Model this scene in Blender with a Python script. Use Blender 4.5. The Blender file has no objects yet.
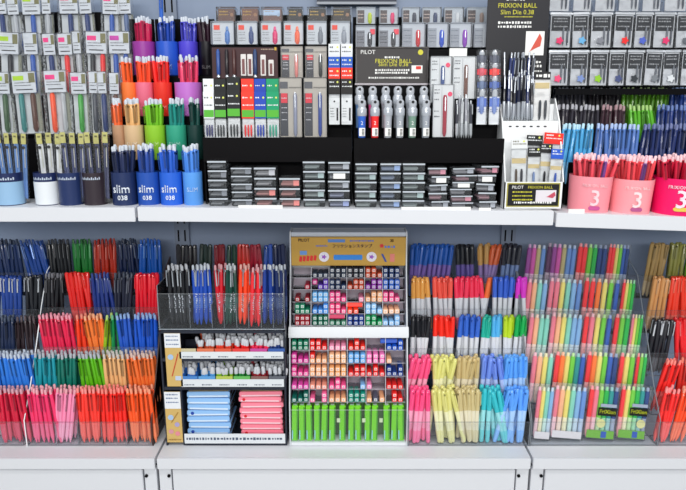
import bpy, bmesh, math, random
from mathutils import Vector, Matrix, Euler
R = math.radians
rnd = random.Random(7)
SC = bpy.context.scene
COL = SC.collection

# ------------------------------------------------------------------ camera model
F_PX, PITCH, CAM = 634.0, R(13.0), Vector((0.0, -1.35, 1.425))
SHELF_Z, DECK_Z, BACK_Y = 1.20, 0.5954, 0.375
_c, _s = math.cos(PITCH), math.sin(PITCH)
def P(px, py, y):
    """world point on the plane Y = y that the photograph shows at pixel px, py"""
    u, v = (px - 343.0) / F_PX, (245.0 - py) / F_PX
    d = Vector((u, _c + v * _s, -_s + v * _c))
    return CAM + d * ((y - CAM.y) / d.y)

# ------------------------------------------------------------------ materials
MATS = {}
def lin(c):
    c = c / 255.0
    return c / 12.92 if c <= 0.04045 else ((c + 0.055) / 1.055) ** 2.4
def new_mat(name):
    m = bpy.data.materials.new(name); m.use_nodes = True
    return m, m.node_tree, m.node_tree.nodes['Principled BSDF']
def C(r, g, b, rough=0.35, metal=0.0, coat=0.0, spec=0.32):
    q = 0.3 * r + 0.6 * g + 0.1 * b
    r, g, b = (min(252, max(4, int(q + (v - q) * 1.08))) for v in (r, g, b))
    k = (r, g, b, rough, metal, coat, spec)
    if k not in MATS:
        m, nt, p = new_mat('plastic_%d_%d_%d' % (r, g, b))
        p.inputs['Base Color'].default_value = (lin(r), lin(g), lin(b), 1)
        p.inputs['Roughness'].default_value = rough
        p.inputs['Metallic'].default_value = metal
        p.inputs['Coat Weight'].default_value = coat
        p.inputs['Specular IOR Level'].default_value = spec
        MATS[k] = m
    return MATS[k]
def tint(c, t):
    return tuple(int(a + (255 - a) * t) if t > 0 else int(a * (1 + t)) for a in c)
def painted(name, rgb, rough, scale=60.0, amount=0.06):
    m, nt, p = new_mat(name)
    n = nt.nodes.new('ShaderNodeTexNoise'); n.inputs['Scale'].default_value = scale; n.inputs['Detail'].default_value = 4
    tc = nt.nodes.new('ShaderNodeTexCoord'); nt.links.new(tc.outputs['Object'], n.inputs['Vector'])
    r = nt.nodes.new('ShaderNodeMapRange')
    r.inputs['To Min'].default_value = rough - amount; r.inputs['To Max'].default_value = rough + amount
    nt.links.new(n.outputs['Fac'], r.inputs['Value']); nt.links.new(r.outputs['Result'], p.inputs['Roughness'])
    b = nt.nodes.new('ShaderNodeBump'); b.inputs['Strength'].default_value = 0.03; b.inputs['Distance'].default_value = 0.002
    nt.links.new(n.outputs['Fac'], b.inputs['Height']); nt.links.new(b.outputs['Normal'], p.inputs['Normal'])
    p.inputs['Base Color'].default_value = (*[lin(c) for c in rgb], 1)
    return m
def clear(name, rgb=(245, 248, 250), haze=0.05, gloss=0.25, rough=0.06, crinkle=0.0, haze_rgb=(235, 240, 245)):
    m = bpy.data.materials.new(name); m.use_nodes = True
    nt = m.node_tree; nt.nodes.clear()
    out = nt.nodes.new('ShaderNodeOutputMaterial')
    tr = nt.nodes.new('ShaderNodeBsdfTransparent'); tr.inputs['Color'].default_value = (*[lin(c) for c in rgb], 1)
    df = nt.nodes.new('ShaderNodeBsdfDiffuse'); df.inputs['Color'].default_value = (*[lin(c) for c in haze_rgb], 1)
    gl = nt.nodes.new('ShaderNodeBsdfGlossy'); gl.inputs['Roughness'].default_value = rough
    lw = nt.nodes.new('ShaderNodeLayerWeight'); lw.inputs['Blend'].default_value = gloss
    m1 = nt.nodes.new('ShaderNodeMixShader'); m1.inputs[0].default_value = haze
    nt.links.new(tr.outputs[0], m1.inputs[1]); nt.links.new(df.outputs[0], m1.inputs[2])
    m2 = nt.nodes.new('ShaderNodeMixShader'); nt.links.new(lw.outputs['Fresnel'], m2.inputs[0])
    nt.links.new(m1.outputs[0], m2.inputs[1]); nt.links.new(gl.outputs[0], m2.inputs[2])
    nt.links.new(m2.outputs[0], out.inputs['Surface'])
    if crinkle:
        n = nt.nodes.new('ShaderNodeTexNoise'); n.inputs['Scale'].default_value = 55; n.inputs['Detail'].default_value = 3
        g = nt.nodes.new('ShaderNodeNewGeometry'); nt.links.new(g.outputs['Position'], n.inputs['Vector'])
        b = nt.nodes.new('ShaderNodeBump'); b.inputs['Strength'].default_value = crinkle; b.inputs['Distance'].default_value = 0.02
        nt.links.new(n.outputs['Fac'], b.inputs['Height'])
        nt.links.new(b.outputs['Normal'], gl.inputs['Normal']); nt.links.new(b.outputs['Normal'], lw.inputs['Normal'])
    return m
ACRYLIC = clear('clear_acrylic', (251, 252, 253), 0.02, 0.06)
ACRYLIC_EDGE = C(225, 232, 236, 0.25)
SMOKE_EDGE = C(120, 125, 132, 0.25)
REFL_TINT = clear('acrylic_reflection_tint', (120, 86, 80), 0.12, 0.2, haze_rgb=(80, 50, 44))  # clear side panel; the brown paints in reflected and dimly seen pens
FILM = clear('clear_film', (254, 254, 254), 0.035, 0.13, 0.10, 0.55)
POUCH = clear('clear_pouch_film', (254, 254, 254), 0.03, 0.07, 0.12, 0.35)
GLINT = clear('crinkled_bag_film', (252, 252, 253), 0.03, 0.13, 0.10, 0.8)
CASEM = clear('clear_case_plastic', (251, 252, 253), 0.05, 0.10, 0.08)
WHITE = painted('white_shelf_paint', (220, 222, 227), 0.4)
WALLM = painted('grey_back_panel_paint', (134, 149, 174), 0.5)
FLOORM = painted('floor_vinyl', (196, 196, 194), 0.4, 8)
BLACK = C(9, 9, 11, 0.5, 0, 0, 0.08)
BLACKG = C(10, 9, 10, 0.3, 0, 0, 0.12)
DARK = C(38, 40, 46, 0.4)
NAVYF = C(40, 44, 56, 0.4)
PAPER = C(240, 240, 238, 0.6)
SILVER = C(190, 194, 200, 0.25, 0.6)
INK = C(30, 30, 34, 0.6)
GOLD = C(196, 160, 62, 0.45)
YEL = C(205, 200, 70, 0.5)

# ------------------------------------------------------------------ mesh builder
class MB:
    def __init__(s): s.v, s.f, s.m = [], [], []
    def add(s, vs, fs, mi=0):
        o = len(s.v); s.v += [tuple(v) for v in vs]
        for i, f in enumerate(fs):
            s.f.append([o + k for k in f]); s.m.append(mi[i] if isinstance(mi, (list, tuple)) else mi)
        return s
    def box(s, x0, x1, y0, y1, z0, z1, mi=0):
        vs = [(x0, y0, z0), (x1, y0, z0), (x1, y1, z0), (x0, y1, z0), (x0, y0, z1), (x1, y0, z1), (x1, y1, z1), (x0, y1, z1)]
        return s.add(vs, [(0, 3, 2, 1), (4, 5, 6, 7), (0, 1, 5, 4), (1, 2, 6, 5), (2, 3, 7, 6), (3, 0, 4, 7)], mi)
    def pane(s, x0, x1, y0, y1, z0, z1, edge=1):
        """a sheet: its two large faces material 0, its narrow faces material EDGE"""
        vs = [(x0, y0, z0), (x1, y0, z0), (x1, y1, z0), (x0, y1, z0), (x0, y0, z1), (x1, y0, z1), (x1, y1, z1), (x0, y1, z1)]
        d = [x1 - x0, y1 - y0, z1 - z0]; k = d.index(min(d))
        big = {0: (3, 5), 1: (2, 4), 2: (0, 1)}[k]
        return s.add(vs, [(0, 3, 2, 1), (4, 5, 6, 7), (0, 1, 5, 4), (1, 2, 6, 5), (2, 3, 7, 6), (3, 0, 4, 7)], [0 if i in big else edge for i in range(6)])
    def lathe(s, prof, n=10, mi=0, c=(0, 0, 0), open_top=False):
        """prof: (radius, z[, material]) from the bottom up"""
        vs, fs, ms = [], [], []
        for q in prof:
            for i in range(n):
                a = 2 * math.pi * (i + 0.5) / n
                vs.append((c[0] + q[0] * math.cos(a), c[1] + q[0] * math.sin(a), c[2] + q[1]))
        for k in range(len(prof) - 1):
            for i in range(n):
                j = (i + 1) % n
                fs.append((k * n + i, k * n + j, (k + 1) * n + j, (k + 1) * n + i)); ms.append(prof[k + 1][2] if len(prof[k + 1]) > 2 else mi)
        fs.append(tuple(reversed(range(n)))); ms.append(prof[0][2] if len(prof[0]) > 2 else mi)
        if not open_top:
            o = (len(prof) - 1) * n; fs.append(tuple(o + i for i in range(n))); ms.append(prof[-1][2] if len(prof[-1]) > 2 else mi)
        return s.add(vs, fs, ms)
    def rod(s, p0, p1, r, n=8, mi=0, r1=None):
        p0, p1 = Vector(p0), Vector(p1); d = p1 - p0
        q = Vector((0, 0, 1)).rotation_difference(d)
        t = MB().lathe([(r, 0), (r if r1 is None else r1, d.length)], n)
        return s.add([p0 + q @ Vector(v) for v in t.v], t.f, mi)
    def prism(s, pts, a0, a1, axis='x', mi=0, edge=None):
        """polygon pts in the other two axes, extruded along AXIS from a0 to a1"""
        n = len(pts)
        mk = {'x': lambda a, p: (a, p[0], p[1]), 'y': lambda a, p: (p[0], a, p[1]), 'z': lambda a, p: (p[0], p[1], a)}[axis]
        vs = [mk(a0, p) for p in pts] + [mk(a1, p) for p in pts]
        fs = [tuple(range(n)), tuple(reversed(range(n, 2 * n)))] + [(i, i + n, (i + 1) % n + n, (i + 1) % n) for i in range(n)]
        return s.add(vs, fs, [mi, mi] + [mi if edge is None else edge] * n)
    def xf(s, m): s.v = [tuple(m @ Vector(v)) for v in s.v]; return s
    def mesh(s, name, mats, bevel=0.0, smooth=35):
        me = bpy.data.meshes.new(name); me.from_pydata(s.v, [], s.f)
        for m in (mats if isinstance(mats, (list, tuple)) else [mats]): me.materials.append(m)
        me.polygons.foreach_set('material_index', s.m)
        bm = bmesh.new(); bm.from_mesh(me)
        bmesh.ops.recalc_face_normals(bm, faces=bm.faces)
        if bevel: bmesh.ops.bevel(bm, geom=list(bm.edges), offset=bevel, segments=2, affect='EDGES', clamp_overlap=True)
        bm.to_mesh(me); bm.free()
        me.polygons.foreach_set('use_smooth', [True] * len(me.polygons))
        me.set_sharp_from_angle(angle=R(smooth))
        return me
    def build(s, name, mats, parent=None, bevel=0.0): return put(name, s.mesh(name, mats, bevel), parent)
def put(name, me, parent=None):
    o = bpy.data.objects.new(name, me); COL.objects.link(o)
    if parent is not None: o.parent = parent
    return o
def tag(o, label, cat, group=None):
    o['label'] = label; o['category'] = cat
    if group: o['group'] = group
    return o
def thing(name, label, cat, loc, rot=(0, 0, 0), group=None):
    o = put(name, None); o.location = loc; o.rotation_euler = rot
    return tag(o, label, cat, group)
def struct(name, mb, mats, bevel=0.0):
    o = mb.build(name, mats, None, bevel); o['kind'] = 'structure'; return o
ORD = 'first second third fourth fifth sixth seventh eighth ninth tenth eleventh twelfth thirteenth fourteenth fifteenth'.split()

# ------------------------------------------------------------------ lettering
_TX = {}
def text_data(s, size):
    k = (s, size)
    if k not in _TX:
        cu = bpy.data.curves.new('lettering', 'FONT'); cu.body = s; cu.size = size; cu.align_x = 'CENTER'; cu.align_y = 'CENTER'; cu.resolution_u = 2
        ob = bpy.data.objects.new('lettering', cu); COL.objects.link(ob)
        dg = bpy.context.evaluated_depsgraph_get()
        me = ob.evaluated_get(dg).to_mesh()
        _TX[k] = ([tuple(v.co) for v in me.vertices], [tuple(p.vertices) for p in me.polygons])
        ob.evaluated_get(dg).to_mesh_clear(); bpy.data.objects.remove(ob); bpy.data.curves.remove(cu)
    return _TX[k]
def letter(mb, s, size, x, z, y, mi=0, cyl=None, sx=1.0, bold=0.0):
    """flat lettering facing -y, centred on x, z; on a drum of radius CYL round the local z axis if given"""
    vs, fs = text_data(s, size)
    out = []
    for vx, vz, _ in vs:
        if cyl: out.append((cyl * math.sin((x + vx * sx) / cyl), -cyl * math.cos((x + vx * sx) / cyl), z + vz))
        else: out.append((x + vx * sx, y, z + vz))
    mb.add(out, fs, mi)
    if bold:
        for dx, dz in ((bold, 0), (0, bold), (bold, bold)):
            mb.add([(a + dx, b, c + dz) for a, b, c in out], fs, mi)
    return mb
def scribble(mb, x0, x1, z, h, y, mi=0, seed=1):
    """a line of print too small to read: short uneven strokes"""
    r = random.Random(seed); x = x0
    while x < x1 - h * 0.5:
        w = h * r.uniform(0.35, 0.95); k = h * r.uniform(0.55, 1.0)
        mb.box(x, min(x + w, x1), y, y + 0.0002, z - k / 2, z + k / 2, mi); x += w + h * r.uniform(0.25, 0.5)
    return mb

# ------------------------------------------------------------------ pens
_PEN = {}
def pen_meshes(style, col, tip):
    k = (style, col, tip)
    if k in _PEN: return _PEN[k]
    body, pale, tipm = C(*col, 0.3, 0, 0.3), C(*tint(col, 0.28), 0.3, 0, 0.3), C(*tip, 0.35)
    deep = C(*tint(col, -0.3), 0.35)
    out = []
    if style == 'click':
        b = MB().lathe([(0.0012, 0, 1), (0.0042, 0.014, 1), (0.0047, 0.018, 1), (0.0047, 0.05, 1), (0.0049, 0.052, 0), (0.0049, 0.104, 0), (0.0044, 0.122, 0), (0.0036, 0.125, 0)], 9)
        out.append(('barrel', b.mesh('barrel', [body, pale])))
        out.append(('push_button', MB().lathe([(0.0031, 0.1245), (0.0033, 0.134), (0.0022, 0.137)], 8).mesh('push_button', tipm)))
        c = MB().box(-0.0017, 0.0017, -0.0082, -0.0066, 0.082, 0.122).box(-0.0017, 0.0017, -0.0082, -0.0038, 0.117, 0.1225)
        out.append(('clip', c.mesh('clip', deep, 0.0003)))
    elif style == 'cap':
        b = MB().lathe([(0.0016, 0, 1), (0.0044, 0.012, 1), (0.0048, 0.016, 1), (0.0048, 0.04, 1), (0.005, 0.042, 0), (0.005, 0.092, 0)], 9)
        out.append(('barrel', b.mesh('barrel', [body, pale])))
        out.append(('cap', MB().lathe([(0.0056, 0.09), (0.0056, 0.134), (0.0046, 0.139), (0.002, 0.1405)], 9).mesh('cap', body)))
        c = MB().box(-0.0016, 0.0016, -0.0086, -0.007, 0.1, 0.135).box(-0.0016, 0.0016, -0.0086, -0.0045, 0.13, 0.1355)
        out.append(('clip', c.mesh('clip', tipm if tip != (1, 1, 1) else deep, 0.0003)))
    elif style == 'dark':
        b = MB().lathe([(0.0012, 0, 0), (0.0044, 0.014, 0), (0.005, 0.02, 0), (0.005, 0.05, 0), (0.0047, 0.052, 0), (0.005, 0.054, 0), (0.005, 0.112, 0), (0.0042, 0.128, 0), (0.0038, 0.13, 0)], 9)
        out.append(('barrel', b.mesh('barrel', [body])))
        out.append(('push_button', MB().lathe([(0.003, 0.1295), (0.003, 0.139), (0.002, 0.142)], 8).mesh('push_button', tipm)))
        c = MB().box(-0.0013, 0.0013, -0.0082, -0.0068, 0.092, 0.13).box(-0.0013, 0.0013, -0.0082, -0.004, 0.125, 0.1305)
        out.append(('clip', c.mesh('clip', C(*tint(col, 0.35), 0.25, 0.3), 0.0003)))
    elif style == 'office':       # clicker with a silver clip and a paper sleeve
        b = MB().lathe([(0.0012, 0, 0), (0.0044, 0.014, 0), (0.005, 0.02, 0), (0.005, 0.04, 0), (0.005, 0.041, 1), (0.005, 0.066, 1), (0.005, 0.067, 0), (0.005, 0.112, 0), (0.0042, 0.128, 0), (0.0038, 0.13, 0)], 9)
        out.append(('barrel', b.mesh('barrel', [body, C(*tint(col, 0.16), 0.3)])))
        m = MB(); q = random.Random(sum(col))
        for i in range(9):
            x, z = q.uniform(-0.002, 0.0008), 0.03 + i * 0.0052
            m.box(x, x + q.uniform(0.0012, 0.003), -0.0054, -0.0048, z, z + q.uniform(0.001, 0.0042))
        out.append(('print', m.mesh('print', C(214, 218, 224, 0.5))))
        out.append(('push_button', MB().lathe([(0.003, 0.1295), (0.003, 0.139), (0.002, 0.142)], 8).mesh('push_button', tipm)))
        c = MB().box(-0.0013, 0.0013, -0.0082, -0.0068, 0.092, 0.13).box(-0.0013, 0.0013, -0.0082, -0.004, 0.125, 0.1305)
        out.append(('clip', c.mesh('clip', SILVER, 0.0003)))
    elif style == 'twin':         # two-ended marker: coloured cap above, pale barrel, coloured cap below
        b = MB().lathe([(0.0052, 0.03, 1), (0.0056, 0.034, 1), (0.0056, 0.084, 1), (0.0052, 0.088, 1)], 10)
        out.append(('barrel', b.mesh('barrel', [body, C(*tip, 0.3)])))
        out.append(('cap', MB().lathe([(0.0063, 0.083), (0.0063, 0.124), (0.0052, 0.134), (0.0036, 0.136)], 10).mesh('cap', body)))
        out.append(('end_cap', MB().lathe([(0.0036, 0), (0.0054, 0.004), (0.006, 0.032)], 10).mesh('end_cap', pale)))
        c = MB().box(-0.0018, 0.0018, -0.0092, -0.0077, 0.096, 0.13).box(-0.0018, 0.0018, -0.0092, -0.005, 0.125, 0.1305)
        out.append(('clip', c.mesh('clip', body, 0.0003)))
    elif style == 'mini':         # short pen with a fat pale cap
        out.append(('barrel', MB().lathe([(0.003, 0), (0.0042, 0.006), (0.0042, 0.045)], 8).mesh('barrel', body)))
        out.append(('cap', MB().lathe([(0.0046, 0.043), (0.0046, 0.062), (0.003, 0.066), (0.0018, 0.067)], 8).mesh('cap', tipm)))
    elif style == 'thin':
        out.append(('barrel', MB().lathe([(0.0008, 0, 1), (0.0032, 0.014, 1), (0.0034, 0.05, 1), (0.0034, 0.051, 0), (0.0034, 0.115, 0), (0.0026, 0.118, 0)], 8).mesh('barrel', [body, C(*tip, 0.25, 0.5)])))
        out.append(('push_button', MB().lathe([(0.002, 0.1175), (0.002, 0.128), (0.0012, 0.13)], 8).mesh('push_button', C(*tip, 0.25, 0.5))))
        c = MB().box(-0.0011, 0.0011, -0.0062, -0.005, 0.082, 0.116).box(-0.0011, 0.0011, -0.0062, -0.003, 0.112, 0.1165)
        out.append(('clip', c.mesh('clip', C(*tip, 0.25, 0.5))))
    _PEN[k] = out
    return out
LEN = {'click': 0.137, 'cap': 0.1405, 'office': 0.142, 'dark': 0.142, 'twin': 0.136, 'mini': 0.067, 'thin': 0.13}
def pen(style, col, tip, loc, rot, name, label, cat, group, scale=1.0):
    ms = pen_meshes(style, col, tip)
    o = put(name, ms[0][1])
    o.location = loc; o.rotation_mode = 'QUATERNION'; o.rotation_quaternion = rot
    if scale != 1.0: o.scale = (1, 1, scale)
    tag(o, label, cat, group)
    for n, me in ms[1:]: put(n, me, o)
    return o
def pen_rot(lean_back, tilt, spin):
    """lean_back: top away from the viewer; tilt: top to the right; spin: turn about its own axis"""
    return (Euler((0, tilt, 0)).to_quaternion() @ Euler((-lean_back, 0, 0)).to_quaternion() @ Euler((0, 0, spin)).to_quaternion())

# ------------------------------------------------------------------ tiered trays of loose pens
LEANB = R(7)
class Tier:
    def __init__(s, y, py, L, word, zb=None):
        s.y, s.py, s.word, s.L = y, py, word, L
        s.yt = y + L * math.sin(LEANB)
        s.zb = P(343, py, s.yt).z - L * math.cos(LEANB) if zb is None else zb
def fill(tier, where, bins, rows=2, pitch=None, jit=1.9):
    """bins: (x0, x1 in pixels at the pen tops, colour word, rgb, tip rgb, style, kind name, lean deg, rise)"""
    for (x0, x1, word, col, tip, style, name, lean, rise) in bins:
        kind = name.replace('_', ' ')
        a, b = P(x0, tier.py, tier.yt).x, P(x1, tier.py, tier.yt).x
        dia = 0.0130 if style == 'twin' else 0.0100
        n = max(1, int(round((b - a) / (pitch or dia))))
        label = '%s %s in the %s tier of the %s' % (word, kind, tier.word, where)
        group = '%s %ss, %s tier, %s' % (word, kind, tier.word, where)
        for r in range(rows):
            for i in range(n - (r % 2 if n > 2 else 0)):
                t = (i + 0.5 + 0.5 * (r % 2)) / n
                x = a + (b - a) * t + rnd.uniform(-0.001, 0.001)
                tl = R(lean + rnd.gauss(0, jit))
                y = tier.y + (0.001 + r * 0.0125 if rows < 3 else r * 0.0108 - 0.001) + rnd.uniform(-0.001, 0.001)
                z = tier.zb + 0.002 + rise * (0.6 if r else 1) + rnd.uniform(0, 0.004)
                L = LEN[style]
                pen(style, col, tip, (x - L * math.sin(tl) * 0.8, y, z), pen_rot((LEANB if rows < 3 else R(4.5)) + R(rnd.uniform(-1.5, 1.5)), tl, rnd.uniform(-1.1, 1.1)), name, label, 'pen', group)
def tray(label, x0, x1, tiers, panel_h=0.062, side=(ACRYLIC, ACRYLIC), side_edge=(SMOKE_EDGE, SMOKE_EDGE), dividers=(), depth=0.047, walls=(True, True)):
    """clear stepped tray; x0, x1 in metres; the front panels, floors, sides and dividers are its parts"""
    t = thing('pen_tray', label, 'display tray', ((x0 + x1) / 2, tiers[-1].y, DECK_Z))
    ox, oy, oz = t.location
    for q in tiers:
        y0, z0 = q.y - 0.010 - oy, q.zb - oz
        MB().pane(x0 - ox, x1 - ox, y0, y0 + 0.002, z0, z0 + panel_h).build('front_panel', [ACRYLIC, SMOKE_EDGE], t)
        MB().pane(x0 - ox, x1 - ox, y0 + 0.0021, y0 + depth, z0 - 0.001, z0 + 0.001).build('tier_floor', [ACRYLIC, SMOKE_EDGE], t)
    pts = [(tiers[0].y + depth - oy, 0.0), (tiers[-1].y - 0.010 - oy, 0.0)]
    for q in reversed(tiers):
        pts.append((q.y - 0.010 - oy, q.zb + panel_h + 0.004 - oz))
    pts.append((tiers[0].y + depth - oy, tiers[0].zb + panel_h + 0.03 - oz))
    for k, x in enumerate((x0 - 0.0032, x1 + 0.0007)):
        if walls[k]: MB().prism(pts, x - ox, x + 0.0025 - ox, 'x', 0, 1).build('side_panel', [side[k], side_edge[k]], t)
    for q, xs in zip(tiers, dividers):
        for px in xs:
            x = P(px, q.py, q.yt).x
            MB().pane(x - ox - 0.0007, x - ox + 0.0007, q.y - 0.007 - oy, q.y + depth - 0.013 - oy, q.zb + 0.0015 - oz, q.zb + panel_h - 0.006 - oz).build('divider', [ACRYLIC, SMOKE_EDGE], t)
    return t

# ------------------------------------------------------------------ flat packs described in fractions of their own width and height
def rect(px0, px1, py0, py1, y):
    pm = (py0 + py1) / 2
    a, b = P(px0, pm, y).x, P(px1, pm, y).x
    return (a + b) / 2, b - a, P(343, py1, y).z, P(343, py0, y).z - P(343, py1, y).z
def pack(name, label, cat, group, px0, px1, py0, py1, y, specs, tilt=4, roll=0.0, turn=0.0):
    """specs: (part, u0, u1, v0, v1, d0, d1, mat) boxes | (part, 'rod', u, v0, v1, r, d, mat); u, v in 0..1, d in metres behind the front"""
    xc, w, zb, h = rect(px0, px1, py0, py1, y)
    t = thing(name, label, cat, (xc, y, zb + 0.0006 + max([s[6] for s in specs if not isinstance(s[1], str)] + [0]) * math.sin(R(tilt)) + w * 0.5 * abs(math.sin(R(roll)))), (R(-tilt), R(roll), R(turn)), group)
    for s in specs:
        m = MB()
        if s[1] == 'rod':
            _, _, u, v0, v1, r, d, mat = s
            m.lathe([(r * 0.45, v0 * h), (r, v0 * h + min(0.008, (v1 - v0) * h * 0.2)), (r, v1 * h - 0.006), (r * 0.6, v1 * h)], 9, 0, ((u - 0.5) * w, d + r, 0))
        elif s[1] == 'text':
            _, _, txt, u, v, size, d, mat = s
            letter(m, txt, size, (u - 0.5) * w, v * h, d - 0.0003)
        elif s[1] == 'lines':
            _, _, u0, u1, vs, hh, d, mat = s
            for i, v in enumerate(vs): scribble(m, (u0 - 0.5) * w, (u1 - 0.5) * w, v * h, hh, d - 0.0003, 0, int(px0 * 7 + py0 * 3 + i))
        elif s[1] == 'disc':
            _, _, u, v, r, d, mat = s
            m.prism([((u - 0.5) * w + r * math.cos(a * math.pi / 7), v * h + r * math.sin(a * math.pi / 7)) for a in range(14)], d, d + 0.0006, 'y')
        elif s[1] == 'flower':
            _, _, u, v, r, d, mat = s
            m.prism([((u - 0.5) * w + r * (1 + 0.22 * math.cos(5 * a * math.pi / 15)) * math.cos(a * math.pi / 15), v * h + r * (1 + 0.22 * math.cos(5 * a * math.pi / 15)) * math.sin(a * math.pi / 15)) for a in range(30)], d, d + 0.0006, 'y')
        else:
            _, u0, u1, v0, v1, d0, d1, mat = s
            m.box((u0 - 0.5) * w, (u1 - 0.5) * w, d0, d1, v0 * h, v1 * h)
        big = s[1] not in ('rod', 'text', 'lines', 'disc', 'flower') and (s[6] - s[5]) > 0.003
        m.build(s[0], mat, t, 0.0008 if big else 0)
    return t

# ================================================================== SETTING
struct('wall_back', MB().box(-2.2, 2.2, BACK_Y, BACK_Y + 0.03, 0.0, 2.1), WALLM)
struct('floor', MB().box(-3.5, 3.5, -3.5, 1.0, -0.05, 0.0), FLOORM)
BX = 0.006                                   # middle of the centre bay
SEAM = [BX - 0.4515, BX + 0.4515]
for i, x in enumerate(SEAM):                 # slotted uprights on the back panel
    m = MB().box(x - 0.02, x + 0.02, BACK_Y - 0.012, BACK_Y - 0.001, 0.3, 2.05)
    for k in range(34):
        for dx in (-0.009, 0.009):
            m.box(x + dx - 0.0022, x + dx + 0.0022, BACK_Y - 0.0124, BACK_Y - 0.0118, 0.34 + k * 0.05, 0.372 + k * 0.05, 1)
    tag(m.build('slotted_upright', [C(128, 138, 156, 0.45), BLACK], None), 'grey slotted upright on the back panel at the %s shelf joint' % ('blue cups\'' if i == 0 else 'white box\'s'), 'shelf upright')

def shelf(x0, x1, zl, zr, label):
    t = thing('shelf_board', label, 'shelf', ((x0 + x1) / 2, 0, min(zl, zr) - 0.03))
    ox, oz = t.location.x, t.location.z
    def slab(y0, y1, th0, th1):
        vs = []
        for (zt, x) in ((zl, x0), (zr, x1)):
            vs += [(x - ox, y0, zt - th1 - oz), (x - ox, y1, zt - th1 - oz), (x - ox, y1, zt - th0 - oz), (x - ox, y0, zt - th0 - oz)]
        return MB().add(vs, [(0, 1, 2, 3), (7, 6, 5, 4), (0, 4, 5, 1), (1, 5, 6, 2), (2, 6, 7, 3), (3, 7, 4, 0)])
    slab(0.004, BACK_Y - 0.013, 0.0, 0.024).build('board', WHITE, t)
    slab(-0.004, 0.0036, 0.0, 0.031).build('front_edge', WHITE, t, 0.001)
    return t
ZL = P(70, 207.3, 0).z; ZC0, ZC1 = P(140, 206.8, 0).z, P(554, 211, 0).z; ZR0, ZR1 = P(560, 212.5, 0).z, P(684, 216.5, 0).z
shelf(SEAM[0] - 0.9, SEAM[0] - 0.003, ZL, ZL, 'white metal shelf carrying the bagged pens and lettered cups')
shelf(SEAM[0] + 0.003, SEAM[1] - 0.003, ZC0, ZC1, 'long white metal shelf carrying the black pen display racks')
shelf(SEAM[1] + 0.003, SEAM[1] + 0.9, ZR0, ZR0 + (ZR1 - ZR0) * 3.4, 'white metal shelf carrying the pink and magenta pen cups')

zlip = P(343, 468.5, 0).z
DKW = 'blue and coral pen trays|stamp display rack|rainbow pen set pouches'.split('|')
for i in range(3):
    BS = (SEAM[0] + 0.002, SEAM[1] - 0.010)
    x0, x1 = [(BS[0] - 0.9, BS[0] - 0.003), (BS[0] + 0.003, BS[1] - 0.003), (BS[1] + 0.003, BS[1] + 0.9)][i]
    t = thing('base_deck', 'white base deck with a turned-down lip under the ' + DKW[i], 'shelf', ((x0 + x1) / 2, 0, zlip))
    w = (x1 - x0) / 2
    MB().box(-w, w, 0.003, BACK_Y - 0.013, DECK_Z - 0.02 - zlip, DECK_Z - zlip).build('board', WHITE, t)
    MB().box(-w, w, -0.004, 0.0028, 0, DECK_Z - zlip).build('front_lip', WHITE, t, 0.0012)
    b = thing('base_cabinet', 'white metal base cabinet under the ' + DKW[i], 'cabinet', ((x0 + x1) / 2, 0.012, 0.001))
    zt = zlip - 0.0035
    MB().box(-w, w, 0.012, BACK_Y - 0.03, 0.0, zt).build('body', C(60, 64, 74, 0.5), b)
    MB().box(-w + 0.033, w - 0.033, -0.008, 0.0115, 0.08, zt - 0.003).build('door', WHITE, b, 0.0015)
    for sg in (-1, 1):
        pst = MB().box(min(sg * w, sg * (w - 0.029)), max(sg * w, sg * (w - 0.029)), -0.006, 0.0115, 0.0, zt - 0.0015).build('post', WHITE, b, 0.001)
        MB().lathe([(0.004, 0), (0.004, 0.003), (0.002, 0.004)], 10).xf(Matrix.Translation((sg * (w - 0.024), -0.0062, zt - 0.02)) @ Matrix.Rotation(R(90), 4, 'X')).build('lock', BLACK, pst)

# price card holders lying on the shelf edges
def plate(px0, px1, py, label):
    a, b = P(px0, py, 0.008).x, P(px1, py, 0.008).x
    z = P((px0 + px1) / 2, py, 0.008).z
    t = thing('price_card_holder', label, 'price holder', ((a + b) / 2, 0.0, z))
    MB().box(-(b - a) / 2, (b - a) / 2, 0.003, 0.016, 0.0005, 0.0022).build('base_strip', C(225, 228, 232, 0.3), t)
    MB().box(-(b - a) / 2, (b - a) / 2, 0.0, 0.0028, 0.0005, 0.011).build('card_face', PAPER, t)
zc = lambda px: ZC0 + (ZC1 - ZC0) * (px - 140) / 414
for px0, px1, lb in ((239, 283, 'small white price holder below the short stacks of clear refill cases'), (401, 470, 'long white price holder below the untidy stacks of clear refill cases'), (478, 490, 'tiny white price holder beside the white paperboard display box')):
    a = P(px0, 207, 0.0)
    plate(px0, px1, 208.6 + (px0 - 140) * 0.0108, lb)
plate(567, 583, 213.5, 'small white price holder in front of the first pink cup')
# strips under the ceiling of the upper level
m = MB(); a, b = P(316, 0, 0.3), P(398, 0, 0.3)
t = thing('header_rail', 'dark navy header rail above the clear cases at the top', 'shelf strip', ((a.x + b.x) / 2, BACK_Y - 0.03, P(343, 6, BACK_Y).z))
MB().box(-(b.x - a.x) / 2, (b.x - a.x) / 2, 0.0, 0.0165, 0.0, 0.05).build('strip', C(40, 46, 62, 0.4), t, 0.001)
MB().box(-(b.x - a.x) / 2, (b.x - a.x) / 2, -0.002, -0.0003, 0.0, 0.006).build('lower_edge', C(150, 155, 165, 0.3), t)

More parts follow.
